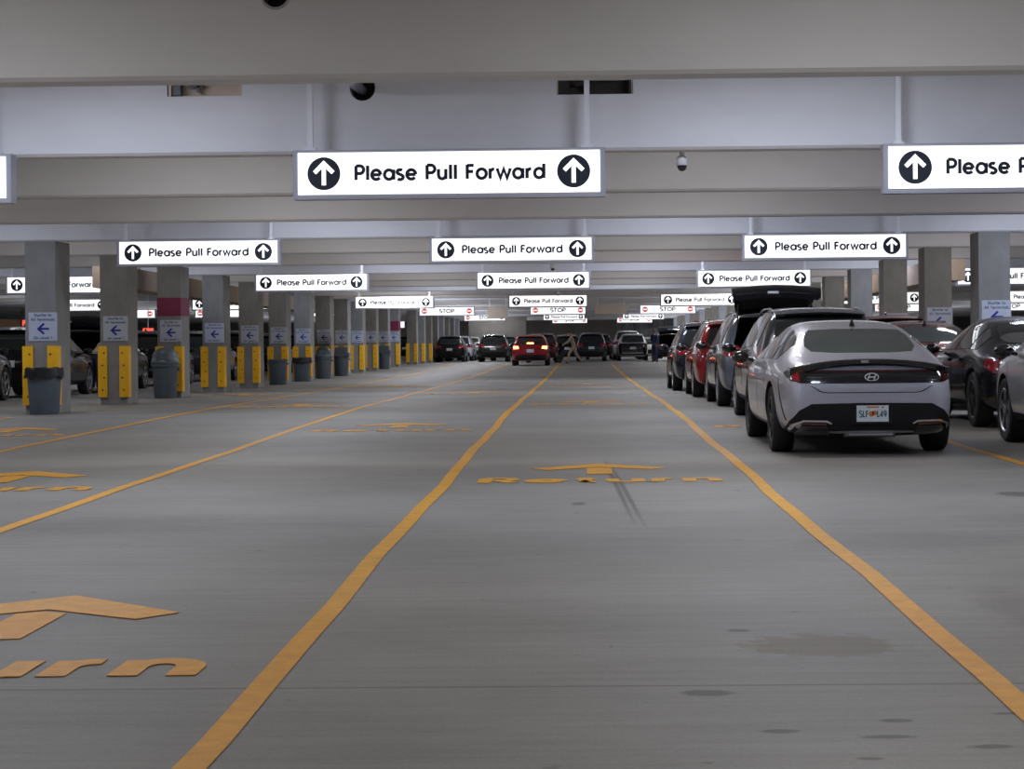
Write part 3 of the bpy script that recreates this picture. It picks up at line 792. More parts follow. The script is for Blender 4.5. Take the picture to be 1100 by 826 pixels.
def car(label, cat, x, y, kind='suv', m=None, W=1.84, H=1.66, L=4.6, name=None, group=None, glass=M_GLASS, rim=M_RIM, tail='block', brake=False, hatch=False, near=False, plate=True, mirror_m=None, clad=True, rot=0, rails=None, seams=False, mirrors=True):
    sp = SEDAN if kind == 'sedan' else SUV
    t = thing(name or kind, label, cat, (x, y, gz(y + L / 2)), rot, group)
    slope = (gz(y + L) - gz(y)) / L
    t.rotation_euler[0] = math.atan(slope); t.location.z = gz(y)
    o, bvh, kx, kz, ky = body_mesh(sp, W / 2, H, L, m, True, hatch); o.parent = t
    bl = lambda q: interp(sp['st'], q / ky, 3) * kz; tp = lambda q: interp(sp['st'], q / ky, 4) * kz
    ww = lambda q: interp(sp['st'], q / ky, 1) * kx
    P = lambda outline, view, mm, nm, par=t, **k: patch(bvh, outline, view, mm, nm, par, L=L, **k)
    # side glass
    d0, d1 = sp['dlo'][0] * ky, sp['dlo'][1] * ky
    cuts = [d0] + [q * ky for q in sp['split']] + [d1]
    for view in ('left', 'right'):
        for i in range(3):
            a, b = cuts[i] + (.035 if i else 0), cuts[i + 1] - (.035 if i < 2 else 0)
            n = 7; lo, hi = [], []
            for k in range(n + 1):
                q = a + (b - a) * k / n
                l = bl(q) + sp['belt'] * kz; h = tp(q) - sp['top_in'] * kz
                if i == 0 and k == 0: l = l + max(0, h - l) * .35
                if h - l < .03: h = l + .03
                lo.append((q, l)); hi.append((q, h))
            P(lo + hi[::-1], view, M_GLASS, 'side_window')
    # glass at the ends
    z0, z1, xa, xb = sp['rglass']; z0 *= kz; z1 *= kz; xa *= kx; xb *= kx
    if not hatch:
        ol = [(-xa + .05, z0), (-xa * .5, z0 - .012), (xa * .5, z0 - .012), (xa - .05, z0), (xa, z0 + .05), (xb + .01, z1 - .05), (xb - .05, z1), (xb * .4, z1 + .012), (-xb * .4, z1 + .012), (-xb + .05, z1), (-xb - .01, z1 - .05), (-xa, z0 + .05)]
        P(ol, 'rear', glass, 'rear_window', off=.004)
    fz = [q for q in sp['st']]
    za, zb = (1.08 * kz, 1.30 * kz) if kind == 'sedan' else (1.16 * kz, 1.50 * kz)
    P([(-.66 * kx, za), (.66 * kx, za), (.54 * kx, zb), (-.54 * kx, zb)], 'front', M_GLASS, 'windshield')
    # lamps at the front
    zl = .66 * kz if kind == 'sedan' else .82 * kz
    for s in (-1, 1):
        P([(s * .50 * kx, zl - .06), (s * .82 * kx, zl - .03), (s * .84 * kx, zl + .05), (s * .52 * kx, zl + .04)], 'front', M_LENS, 'headlight')
    P([(-.42 * kx, zl - .22), (.42 * kx, zl - .22), (.46 * kx, zl - .02), (-.46 * kx, zl - .02)], 'front', M_TRIMB, 'grille')
    # wheels
    r = sp['wr'] * kz
    for wy in sp['wheels']:
        for s in (-1, 1): wheel(t, s * (ww(wy * ky) - .125), wy * ky, r, s, rim, near)
    if clad:
        for view in ('left', 'right'):
            a, b = sp['wheels'][0] * ky + r + .07, sp['wheels'][1] * ky - r - .07
            zc = interp(sp['st'], 2.2, 2) * kz
            P([(a, zc + .03), (b, zc + .03), (b, zc + .13), (a, zc + .13)], view, M_CLAD, 'sill')
    if mirrors:
        my = (3.22 if kind == 'sedan' else 3.05) * ky
        for s in (-1, 1): mirror(t, sp, s * (ww(my) - .02), my, bl(my) + .055, s, mirror_m or M_TRIMB)
    # rear end
    if tail == 'block':
        lamp = M_BRAKE if brake else M_TAIL
        z0_, z1_ = (.70 * kz, .86 * kz) if kind == 'sedan' else (.86 * kz, 1.06 * kz)
        for s in (-1, 1):
            P([(s * .46 * kx, z0_ + .03), (s * .80 * kx, z0_ - .01), (s * .86 * kx, z0_ + .06), (s * .835 * kx, z1_), (s * .60 * kx, z1_ - .02)], 'rear', M_TAIL, 'tail_light')
            if brake:
                P([(s * .55 * kx, z0_ + .03), (s * .80 * kx, z0_ + .01), (s * .80 * kx, z1_ - .03), (s * .58 * kx, z1_ - .03)], 'rear', M_BRAKE, 'brake_lamp', off=.014)
            if near or not hatch:
                v = 'left' if s < 0 else 'right'
                P([(.10 * ky, z0_ + .02), (.36 * ky, z0_ + .06), (.33 * ky, z1_ - .04), (.12 * ky, z1_ - .02)], v, M_TAIL, 'tail_light_side')
        if brake: P([(-.17, 1.14 * kz), (.17, 1.14 * kz), (.16, 1.21 * kz), (-.16, 1.21 * kz)], 'rear', M_BRAKE, 'brake_lamp', off=.02)
        zbm = .56 * kz
        P([(-.72 * kx, .32 * kz), (.72 * kx, .32 * kz), (.70 * kx, zbm), (.45 * kx, zbm + .02), (-.45 * kx, zbm + .02), (-.70 * kx, zbm)], 'rear', M_CLAD, 'rear_bumper', off=.012)
        for s in (-1, 1):
            P([(s * .50 * kx, .42 * kz), (s * .66 * kx, .43 * kz), (s * .66 * kx, .46 * kz), (s * .50 * kx, .45 * kz)], 'rear', M_TAILD, 'reflector', off=.018)
        if not hatch:
            P([(-.17, .60 * kz if kind == 'sedan' else .70 * kz), (.17, .60 * kz if kind == 'sedan' else .70 * kz), (.17, (.60 if kind == 'sedan' else .70) * kz + .15), (-.17, (.60 if kind == 'sedan' else .70) * kz + .15)], 'rear', M_PLATE, 'license_plate', off=.016)
    if kind == 'suv' and not hatch:
        # roof spoiler over the rear glass
        mb = MB(); zt = 1.555 * kz; w_ = .60 * kx
        prof = []
        for i in range(9):
            u = -1 + i / 4
            prof.append([(u * w_, .30 * ky + .05 * u * u, zt - .03 * u * u), (u * w_, .60 * ky, zt + .055 - .035 * u * u), (u * w_, .62 * ky, zt + .03 - .035 * u * u), (u * w_, .32 * ky + .05 * u * u, zt - .028 - .03 * u * u)])
        mb.rings(prof); mb.build('roof_spoiler', m, t, True)
    if (sp['rail'] if rails is None else rails):
        for s in (-1, 1):
            mb = MB(); xr = s * .60 * kx; pts = []
            for i in range(9):
                q = (.75 + 1.9 * i / 8) * ky; h = .04 if 0 < i < 8 else 0.0
                hit = bvh.ray_cast(Vector((xr, q, 4)), Vector((0, 0, -1)))
                pts.append((xr, q, (hit[0].z if hit[0] else tp(q)) + h))
            mb.tube(pts, .016, 8); mb.build('roof_rail', M_TRIMB if m is not M_BLACKP else M_CHROME, t, True)
    hit = bvh.ray_cast(Vector((0, 1.45 * ky, 4)), Vector((0, 0, -1)))
    za_ = hit[0].z if hit[0] else tp(1.45 * ky)
    mb = MB(); mb.rings([[(-.03, -.09, -.01), (.03, -.09, -.01), (.03, .09, -.01), (-.03, .09, -.01)], [(-.022, -.075, .02), (.022, -.075, .02), (.018, .05, .02), (-.018, .05, .02)], [(-.006, -.07, .065), (.006, -.07, .065), (.005, -.03, .06), (-.005, -.03, .06)]])
    mb.build('antenna', M_TRIMB, t, True, (0, 1.45 * ky, za_))
    if near or seams:
        for view in ('left', 'right'):
            for q in [sp['split'][0] * ky + .12, sp['split'][1] * ky, d1 + .25]:
                P([(q - .005, .30 * kz), (q + .005, .30 * kz), (q + .005, bl(q) + .0), (q - .005, bl(q) + .0)], view, M_SEAM, 'door_seam', off=.002, step=.12)
            for q in (sp['split'][0] * ky + .26, sp['split'][1] * ky + .14):
                P([(q, bl(q) - .12), (q + .18, bl(q) - .125), (q + .18, bl(q) - .09), (q, bl(q) - .085)], view, m, 'door_handle', off=.03)
    return t, P, bvh, kx, kz, ky

# --- the silver sedan at the head of the queue
t, P, bvh, kx, kz, ky = car('silver sedan nearest in the right hand queue, full width light bar and white plate', 'car', 2.89, 19.05, 'sedan', M_SILVER, 1.88, 1.39, 4.91, name='sedan', glass=M_GLASSG, rim=M_RIMD, tail='none', near=True, clad=False, rails=0, plate=False)
# gloss black lip spoiler
mb = MB(); prof = []
N_ = 22
for i in range(N_ + 1):
    u = -1 + 2 * i / N_; x = u * .80; au = abs(u); z = .965 - .085 * au ** 2.2; th = .030 + .030 * au ** 2
    h = bvh.ray_cast(Vector((x, -3, z - .02)), Vector((0, 1, 0))); hy = h[0].y if h[0] else .2
    yb = min(.03, hy - .05) if au < .8 else min(.03 + .12 * (au - .8) / .2, hy - .03)
    prof.append([(x, yb, z + .003), (x, yb + .02, z + .016), (x, hy + .13, z + .012), (x, hy + .10, z - th), (x, yb + .012, z - th)])
mb.rings(prof); s_ = mb.build('lip_spoiler', M_TRIMB, t, True)
mb = MB(); mb.box((-.065, .026, .955), (.075, .02, .026)); mb.build('spoiler_lamp', M_LGREY, s_)
bar = P([(-.79, .765), (-.70, .742), (-.4, .738), (.4, .738), (.70, .742), (.79, .765), (.80, .84), (.74, .868), (.4, .866), (0, .866), (-.4, .866), (-.74, .868), (-.80, .84)], 'rear', M_TRIMB, 'light_bar', off=.010)
P([(-.60, .846), (.60, .846), (.60, .856), (-.60, .856)], 'rear', M_TAILD, 'lamp_strip', par=bar, off=.014)
for s in (-1, 1):
    P([(s * .705, .755), (s * .765, .77), (s * .775, .845), (s * .715, .855)], 'rear', M_TAIL if s < 0 else M_TAILD, 'lamp_cell', par=bar, off=.015)  # left lens coloured redder for its glint, right one kept dark
    for k in range(3):
        zz = .765 + k * .026
        P([(s * (.42 + .05 * (2 - k)), zz), (s * .67, zz), (s * .67, zz + .006), (s * (.42 + .05 * (2 - k)), zz + .006)], 'rear', M_DKGREY, 'lamp_slat', par=bar, off=.014)
    v = 'left' if s < 0 else 'right'
    P([(.07, .77), (.30, .80), (.42, .835), (.38, .865), (.12, .862)], v, M_TRIMB, 'tail_light_side', off=.010)
    P([(.10, .79), (.16, .795), (.16, .84), (.10, .84)], v, M_TAIL if s < 0 else M_TAILD, 'tail_lens', off=.015)  # same glint in the lens colour, on the left side only
# emblem: oval ring with a slanted H
yb = bvh.ray_cast(Vector((0, -3, .80)), Vector((0, 1, 0)))[0].y - .012
mb = MB(); mb.ribbon(arc(0, .80, .066, .037, 0, 350, 35), .010, yb - .008, yb + .004, closed=True)
mb.ribbon([(-.042, .775), (-.020, .825)], .013, yb - .008, yb + .004); mb.ribbon([(.020, .775), (.042, .825)], .013, yb - .008, yb + .004)
mb.ribbon([(-.028, .797), (.028, .803)], .011, yb - .008, yb + .004); mb.build('emblem', M_WHITE, t)
# lower bumper
bmp = P([(-.60, .535), (-.3, .54), (.3, .54), (.60, .535), (.72, .47), (.80, .36), (.82, .255), (.55, .225), (.2, .215), (-.2, .215), (-.55, .225), (-.82, .255), (-.80, .36), (-.72, .47)], 'rear', M_CLAD, 'rear_bumper', off=.014)
for s in (-1, 1):
    P([(s * .40, .345), (s * .45, .372), (s * .68, .378), (s * .76, .345), (s * .83, .24), (s * .80, .235), (s * .735, .335), (s * .67, .360), (s * .455, .355), (s * .41, .335)], 'rear', M_CHROME, 'chrome_trim', par=bmp, off=.026)
    P([(s * .455, .325), (s * .68, .335), (s * .70, .352), (s * .46, .350)], 'rear', M_TAILD, 'reflector', par=bmp, off=.022)
    P([(s * .42, .235), (s * .74, .245), (s * .70, .322), (s * .45, .315)], 'rear', M_TRIMB, 'bumper_recess', par=bmp, off=.018)
P([(-.26, .222), (.26, .222), (.22, .240), (-.22, .240)], 'rear', M_LGREY, 'diffuser_lip', par=bmp, off=.03)
# boot lid seam and engraved lines
P([(-.60, .715), (-.50, .660), (-.44, .650), (.44, .650), (.50, .660), (.60, .715), (.61, .713), (.51, .652), (.445, .642), (-.445, .642), (-.51, .652), (-.61, .713)], 'rear', M_SEAM, 'lid_seam', off=.003)
for s in ('left', 'right'):
    P([(.30, .36), (.34, .36), (.50, .60), (.60, .80), (.55, .72), (.44, .56)], s, M_CLAD, 'bumper_seam', off=.003)
# plate with frame
zc = .437; yp = bvh.ray_cast(Vector((0, -3, zc)), Vector((0, 1, 0)))[0].y - .03
mb = MB(); mb.box((0, yp + .008, zc), (.318, .016, .162)); mb.bevel(.006, 2); pl = mb.build('license_plate', M_PLATE, t)
mb = MB(); write(mb, 'SLF', .095, .062, .0105, yp - .004, yp, -.088, zc - .034, gap=.12); write(mb, 'L49', .095, .062, .0105, yp - .004, yp, .092, zc - .034, gap=.12); mb.build('plate_lettering', M_PLATEINK, pl)
mb = MB(); mb.lathe([(.028, yp - .004), (.028, yp)], 16, (-.012, 0, zc - .002), 'Y'); mb.lathe([(.024, yp - .004), (.024, yp)], 16, (.018, 0, zc + .006), 'Y'); mb.build('plate_motif', M_PLATEORANGE, pl)
mb = MB(); mb.box((-.0, yp - .002, zc + .065), (.12, .004, .014)); mb.box((.10, yp - .002, zc + .062), (.022, .004, .016)); mb.build('plate_sticker', M_PLATEORANGE, pl)
mb = MB(); mb.box((0, yp + .030, zc), (.40, .05, .21)); mb.bevel(.012, 2); mb.build('plate_recess', M_CLAD, bmp)
# faint badge letters on the boot
mb = MB(); yy_ = bvh.ray_cast(Vector((.42, -3, .70)), Vector((0, 1, 0)))[0].y
P([(-.24, .675), (-.06, .675), (-.06, .69), (-.24, .69)], 'rear', M_LGREY, 'badge', off=.006)
P([(.36, .685), (.50, .688), (.50, .70), (.36, .697)], 'rear', M_LGREY, 'badge', off=.006)

# --- the rest of the right hand queue
car('black backed crossover directly ahead of the silver sedan', 'car', 3.18, 25.1, 'suv', M_DKGREY, 1.83, 1.60, 4.6, name='crossover', near=True)
def raise_hatch(t, kx, kz, ky, m, ang=1.62):
    piv = Vector((0, .42 * ky, 1.615 * kz))
    def place(mb):
        for v in mb.bm.verts:
            q = v.co.copy(); a = ang
            v.co = Vector((q.x, piv.y - q.y * math.cos(a - PI / 2) , piv.z + q.y * math.sin(a - PI / 2) )) + Vector((0, 0, q.z))
    w1, w2 = .60 * kx, .74 * kx
    secs = [(0, w1, 0), (.18, .64 * kx, .05), (.5, .69 * kx, .10), (.72, .73 * kx, .06), (.86, w2, -.03), (1.02, .72 * kx, -.17), (1.08, .66 * kx, -.24)]
    mb = MB(); rr = []
    for (yy, w, z) in secs:
        top = [(u * w, yy, z + .055 - .05 * u * u) for u in (-1, -.8, -.4, 0, .4, .8, 1)]
        bot = [(u * w, yy, z - .02 - .05 * u * u) for u in (1, .8, .4, 0, -.4, -.8, -1)]
        rr.append(top + bot)
    mb.rings(rr); place(mb); h = mb.build('tailgate', m, t, True)
    mb = MB(); mb.rings([[(u * w * .85, yy, z - .045 - .05 * u * u) for u in (-1, 0, 1)] + [(u * w * .85, yy, z - .015 - .05 * u * u) for u in (1, 0, -1)] for (yy, w, z) in secs[1:-1]])
    place(mb); mb.build('inner_panel', M_INTERIOR, h, True)
    mb = MB(); yy, w, z = secs[5]
    mb.rings([[(-.16, 1.075, -.20), (.02, 1.075, -.20), (.02, 1.085, -.165), (-.16, 1.085, -.165)], [(-.16, 1.10, -.20), (.02, 1.10, -.20), (.02, 1.10, -.165), (-.16, 1.10, -.165)]]); place(mb); mb.build('plate_lamp', M_WHITEP, h)
    for s in (-1, 1):
        mb = MB(); a = Vector((s * .60 * kx, .30 * ky, 1.20 * kz))
        b = Vector((s * .60 * kx, piv.y - .42, piv.z + .12 ))
        mb.tube([a, b], .013, 8); mb.build('gas_strut', M_TRIMB, t, True)
t, P, *_k = car('grey crossover with its big tailgate raised, third in the right hand queue', 'car', 3.18, 31.5, 'suv', M_GREYP, 1.83, 1.63, 4.7, name='crossover', hatch=True, near=True)
raise_hatch(t, *_k[1:], M_BLACKP, 2.02)
car('bright red crossover, fourth in the right hand queue', 'car', 3.12, 37.6, 'suv', M_REDP, 1.84, 1.57, 4.6, name='crossover', seams=True)
car('dark crossover, fifth and farthest in the right hand queue', 'car', 2.98, 43.4, 'suv', M_DKBLUE, 1.82, 1.60, 4.5, name='crossover', seams=True)
# --- right edge lane
car('light grey crossover cut off by the right edge of the photo', 'car', 5.62, 17.75, 'suv', M_LGREY, 1.84, 1.62, 4.65, name='crossover', near=True)
car('black sedan at the right edge behind the silver sedan', 'car', 5.93, 23.65, 'sedan', M_BLACKP, 1.85, 1.44, 4.75, name='sedan', near=True, rim=M_RIMD)
car('dark red sedan seen between the silver sedan and the black sedan', 'car', 5.55, 29.6, 'sedan', M_DKRED, 1.84, 1.43, 4.7, name='sedan', glass=M_GLASSG)
car('dark red crossover showing only its roof over the silver sedan', 'car', 5.95, 36.0, 'suv', M_DKRED, 1.84, 1.62, 4.6, name='crossover')
# --- far cars in the middle
car('red car with lit brake lights driving away in the middle lane', 'car', -2.5, 92.2, 'suv', M_REDP, 1.86, 1.52, 4.5, name='hatchback', brake=True, rails=0)
car('dark car with a white plate beside the last left columns', 'car', -7.85, 113, 'suv', M_BLACKP, 1.80, 1.60, 4.5, name='crossover', rails=0)
car('silver car just right of the far dark car at the left', 'car', -7.75, 120, 'suv', M_LGREY, 1.84, 1.62, 4.6, name='crossover')
car('second silver car behind the far dark car at the left', 'car', -7.45, 126.5, 'sedan', M_LGREY, 1.84, 1.6, 4.6, name='sedan')
car('dark grey car with a silver band left of the red car', 'car', -5.25, 112.5, 'suv', M_DKGREY, 1.86, 1.66, 4.7, name='crossover')
car('black car between the dark grey car and the red car', 'car', -4.9, 120, 'suv', M_BLACKP, 1.84, 1.6, 4.6, name='crossover')
car('grey red car peeking out to the right of the red car', 'car', -2.2, 104.5, 'suv', M_DKRED, 1.84, 1.64, 4.6, name='crossover')
car('black car far behind the walking person with the suitcase', 'car', -.9, 116, 'suv', M_BLACKP, 1.8, 1.6, 4.5, name='crossover')
car('dark tall car with red tail lamps right of the walking person', 'car', .55, 110, 'suv', M_DKBLUE, 1.80, 1.68, 4.8, name='minivan', brake=False)
car('black car in the gap left of the far white crossover', 'car', 1.15, 124, 'suv', M_BLACKP, 1.84, 1.68, 4.6, name='crossover')
t, P, _b, kx, kz, ky = car('white sided crossover with dark rear, centre right in the distance', 'car', 3.0, 112.5, 'suv', M_WHITEP, 1.86, 1.62, 4.6, name='crossover', tail='none')
P([(-.80 * kx, .34 * kz), (.80 * kx, .34 * kz), (.84 * kx, .75 * kz), (.80 * kx, 1.06 * kz), (-.80 * kx, 1.06 * kz), (-.84 * kx, .75 * kz)], 'rear', M_TRIMB, 'tailgate_panel', off=.01)
P([(-.62 * kx, .44 * kz), (.62 * kx, .44 * kz), (.62 * kx, .50 * kz), (-.62 * kx, .50 * kz)], 'rear', M_LGREY, 'bumper_strip', off=.02)
P([(-.17, .68 * kz), (.17, .68 * kz), (.17, .68 * kz + .15), (-.17, .68 * kz + .15)], 'rear', M_PLATE, 'license_plate', off=.02)
for s in (-1, 1):
    P([(s * .60 * kx, .90 * kz), (s * .84 * kx, .90 * kz), (s * .82 * kx, 1.0 * kz), (s * .60 * kx, .98 * kz)], 'rear', M_TAILD, 'tail_light', off=.016)
car('silver pickup roof showing above the white sided crossover', 'car', 2.85, 118.5, 'suv', M_LGREY, 1.9, 1.86, 5.0, name='pickup')
car('pale sedan between the white sided crossover and the person in navy', 'car', 4.55, 128, 'sedan', M_WHITEP, 1.84, 1.45, 4.7, name='sedan')
t, P, *_k = car('black car with raised tailgate right of the person in navy', 'car', 5.0, 108, 'suv', M_BLACKP, 1.84, 1.62, 4.6, name='crossover', hatch=True)
raise_hatch(t, *_k[1:], M_DKBLUE, 1.95)
# --- cars parked beyond the left columns
car('grey crossover at the left edge, front half only', 'car', -13.05, 36.7, 'suv', M_GREYP, 1.84, 1.62, 4.5, name='crossover', near=True)
car('black car between the grey crossover and the first left column', 'car', -12.75, 42.3, 'suv', M_BLACKP, 1.84, 1.62, 4.6, name='crossover', seams=True)
t, P, *_k = car('black crossover with raised tailgate between the first and second left columns', 'car', -12.8, 48.4, 'suv', M_BLACKP, 1.84, 1.64, 4.6, name='crossover', hatch=True, seams=True)
raise_hatch(t, *_k[1:], M_BLACKP, 1.9)
for k, (y, m, lab) in enumerate(((54.6, M_BLACKP, 'black crossover between the second and third left columns'), (61.2, M_DKGREY, 'dark grey crossover between the third and fourth left columns'),
        (67.6, M_BLACKP, 'black crossover between the fourth and fifth left columns'), (74.2, M_DKBLUE, 'dark crossover between the fifth and sixth left columns'),
        (81, M_BLACKP, 'black crossover between the sixth and seventh left columns'), (136, M_BLACKP, 'dark car in the driveway gap past the thirteenth left column'))):
    car(lab, 'car', -12.8 + .15 * (k % 2), y, 'suv', m, 1.84, 1.62 + .04 * (k % 3), 4.6, name='crossover')


# ------------------------------------------------------------------ people
M_SKIN = mat('skin', (.42, .24, .16), .55)
M_SKIN2 = mat('brown skin', (.16, .085, .055), .55)
M_HAIR = mat('dark hair', (.02, .014, .01), .6, noise=.3, nscale=40)
M_HAIRB = mat('sandy hair', (.42, .30, .16), .6, noise=.3, nscale=40)
M_KHAKI = mat('tan cloth', (.34, .28, .21), .85, noise=.1, nscale=20)
M_KHAKI2 = mat('light tan cloth', (.40, .34, .26), .85, noise=.1, nscale=20)
M_NAVY = mat('navy cloth', (.006, .011, .042), .85, noise=.1, nscale=20)
M_NAVY2 = mat('dark navy cloth', (.010, .014, .04), .85, noise=.1, nscale=20)
M_SHOE = mat('dark shoe', (.015, .013, .012), .5)
M_LUG = mat('dark luggage fabric', (.016, .017, .02), .6, noise=.2, nscale=30)

def skin_mesh(name, verts, edges, radii, root, m, parent, sub=2):
    me = bpy.data.meshes.new(name); me.from_pydata([Vector(v) for v in verts], edges, []); me.update()
    o = link(name, me, parent)
    md = o.modifiers.new('skin', 'SKIN'); md.use_smooth_shade = True; md.branch_smoothing = .4
    for i, s in enumerate(me.skin_vertices[0].data):
        r = radii[i]; s.radius = r if isinstance(r, tuple) else (r, r); s.use_root = (i == root); s.use_loose = False
    md = o.modifiers.new('sub', 'SUBSURF'); md.levels = sub; md.render_levels = sub
    mm = evaluated(o); o.modifiers.clear(); o.data = mm; bpy.data.meshes.remove(me)
    mm.materials.clear(); mm.materials.append(m); mm.shade_smooth()
    return o
def person(label, loc, rz, J, skin, hair, top, legs, group=None, long_hair=False):
    """J: joints in the person's own frame, facing -Y, x to the person's left; metres"""
    t = thing('person', label, 'person', loc, rz, group)
    V, E, R = [], [], []
    def add(p, r, prev=None):
        V.append(Vector(p)); R.append(r)
        if prev is not None: E.append((prev, len(V) - 1))
        return len(V) - 1
    pel = add(J['pelvis'], (.15, .11)); wa = add(J['waist'], (.135, .10), pel); ch = add(J['chest'], (.165, .115), wa); nk0 = add(J['neck0'], (.075, .07), ch)
    nk = add(J['neck'], .052, nk0); hd0 = add(Vector(J['neck']).lerp(J['head'], .4), (.066, .072), nk); hd = add(J['head'], (.080, .098), hd0); add(Vector(J['head']) + Vector((0, .01, .085)), (.058, .072), hd)
    for s, k in ((1, 'l'), (-1, 'r')):
        sh = add(J['sh_' + k], .058, ch); el = add(J['el_' + k], .042, sh); wr = add(J['wr_' + k], .028, el)
        hv = (Vector(J['wr_' + k]) - Vector(J['el_' + k])).normalized(); pm = add(Vector(J['wr_' + k]) + hv * .06, (.036, .018), wr)
        side = hv.cross(Vector((0, 1, 0))); side = side.normalized() if side.length > .1 else Vector((1, 0, 0))
        curl = Vector((0, -1, 0)) if abs(hv.y) < .8 else Vector((0, 0, -1))
        for i, ln in enumerate((.075, .085, .078, .06)):
            b = add(Vector(V[pm]) + side * (.024 - .016 * i) + hv * .035, .0095, pm); c = add(V[b] + hv * ln * .5 + curl * .012, .0088, b); add(V[c] + hv * ln * .4 + curl * .03, .0078, c)
        b = add(Vector(V[wr]).lerp(V[pm], .6) + side * .042, .011, pm); add(V[b] + hv * .05 + side * .012, .0092, b)
        hp = add(J['hip_' + k], .092, pel); kn = add(J['kn_' + k], .060, hp); an = add(J['an_' + k], .040, kn)
        ft = Vector(J['ft_' + k]); he = add(Vector(J['an_' + k]).lerp(ft, .25) + Vector((0, 0, -.035)), (.042, .04), an); add(ft, (.042, .028), he)
    skin_mesh('body', V, E, R, pel, skin, t)
    # clothes follow the same joints a little fuller and end at waist, cuffs and ankles
    def sub(keys, edges, radii, root, name, m):
        skin_mesh(name, [J[k] if isinstance(k, str) else k for k in keys], edges, radii, root, m, t)
    lp = lambda a, b, f: Vector(J[a]).lerp(Vector(J[b]), f)
    sub(['waist', 'chest', lp('neck0', 'neck', .15), 'sh_l', 'el_l', lp('el_l', 'wr_l', .85), 'sh_r', 'el_r', lp('el_r', 'wr_r', .85), lp('waist', 'pelvis', .8)],
        [(0, 1), (1, 2), (1, 3), (3, 4), (4, 5), (1, 6), (6, 7), (7, 8), (0, 9)], [(.155, .12), (.185, .13), (.085, .08), .075, .058, .044, .075, .058, .044, (.165, .125)], 0, 'shirt', top)
    sub(['pelvis', 'hip_l', 'kn_l', lp('kn_l', 'an_l', .95), 'hip_r', 'kn_r', lp('kn_r', 'an_r', .95), lp('pelvis', 'waist', .5)],
        [(0, 1), (1, 2), (2, 3), (0, 4), (4, 5), (5, 6), (0, 7)], [(.16, .12), .105, .075, .058, .105, .075, .058, (.15, .115)], 0, 'trousers', legs)
    for k in 'lr':
        a, f = Vector(J['an_' + k]), Vector(J['ft_' + k])
        skin_mesh('shoe', [a + Vector((0, .02, -.055)), a.lerp(f, .5) + Vector((0, 0, -.03)), f], [(0, 1), (1, 2)], [(.048, .045), (.052, .042), (.046, .032)], 0, M_SHOE, t, 1)
    H = Vector(J['head']); F = Vector((0, -1, 0))
    mb = MB(); rr = []
    for i in range(7):
        a = PI * i / 12 * .98; z = math.cos(a); r = max(.02, math.sin(a))
        rr.append([(r * .092 * math.cos(b), r * .105 * math.sin(b) + .018, z * .10 + .055 - (.10 if long_hair and math.sin(b) > .1 and i == 6 else 0)) for b in [2 * PI * q / 18 for q in range(18)]])
    mb.rings(rr); mb.build('hair', hair, t, True, H)
    mb = MB(); mb.rings([[(-.008, -.092, .03), (.008, -.092, .03), (.004, -.088, .03)], [(-.016, -.115, -.005), (.016, -.115, -.005), (0, -.09, -.005)], [(-.012, -.1, -.012), (.012, -.1, -.012), (0, -.085, -.012)]]); mb.build('nose', skin, t, True, H)
    for s in (-1, 1):
        mb = MB(); mb.lathe([(.011, -.006), (.011, .006)], 10, (s * .032, -.088, .032), 'Y'); mb.build('eye', M_BLACK, t, False, H)
        mb = MB(); mb.lathe([(.006, -.01), (.028, -.004), (.028, .004), (.006, .01)], 12, (s * .082, .008, .01), 'X'); mb.build('ear', skin, t, True, H)
    mb = MB(); mb.box((0, -.088, -.048), (.045, .012, .008)); mb.build('mouth', M_MAROON, t, False, H)
    return t
# standing pose
def stand(h=1.0, arms=0):
    J = dict(pelvis=(0, 0, .95), waist=(0, 0, 1.10), chest=(0, 0, 1.32), neck0=(0, 0, 1.45), neck=(0, -.005, 1.51), head=(0, -.02, 1.62))
    for s, k in ((1, 'l'), (-1, 'r')):
        J['sh_' + k] = (s * .185, 0, 1.40); J['el_' + k] = (s * .235, .03, 1.13); J['wr_' + k] = (s * .225, -.06, .90)
        J['hip_' + k] = (s * .09, 0, .90); J['kn_' + k] = (s * .105, -.01, .50); J['an_' + k] = (s * .11, .03, .095); J['ft_' + k] = (s * .13, -.13, .035)
    return {k: Vector(v) * h for k, v in J.items()}
J = stand(1.03); 
J['el_l'] = Vector((.24, -.06, 1.17)); J['wr_l'] = Vector((.14, -.26, 1.12))
person('person in a navy shirt and trousers standing by the far black car', (3.95, 104, gz(104)), 2.5, J, M_SKIN2, M_HAIR, M_NAVY, M_NAVY2)
# walking and leaning forward, pulling a suitcase behind
J = stand(1.02)
J.update({k: Vector(v) for k, v in dict(pelvis=(0, .02, .93), waist=(0, -.02, 1.08), chest=(0, -.10, 1.30), neck0=(0, -.15, 1.43), neck=(0, -.18, 1.49), head=(0, -.23, 1.59),
    sh_l=(.18, -.11, 1.38), el_l=(.25, -.26, 1.16), wr_l=(.20, -.46, 1.06), sh_r=(-.18, -.10, 1.38), el_r=(-.24, -.24, 1.15), wr_r=(-.18, -.44, 1.03),
    hip_l=(.09, .0, .88), kn_l=(.10, -.24, .52), an_l=(.10, -.30, .11), ft_l=(.11, -.46, .04), hip_r=(-.09, .03, .88), kn_r=(-.10, .12, .48), an_r=(-.10, .40, .17), ft_r=(-.11, .30, .05)).items()})
person('person in tan clothes leaning forward and pushing a dark suitcase', (-.45, 101.5, gz(101.5)), -PI / 2, J, M_SKIN, M_HAIR, M_KHAKI2, M_KHAKI)
t = thing('suitcase', 'dark wheeled suitcase tilted before the person in tan', 'suitcase', (-1.30, 101.6, gz(101.5)), 0)
t.rotation_euler[1] = .5
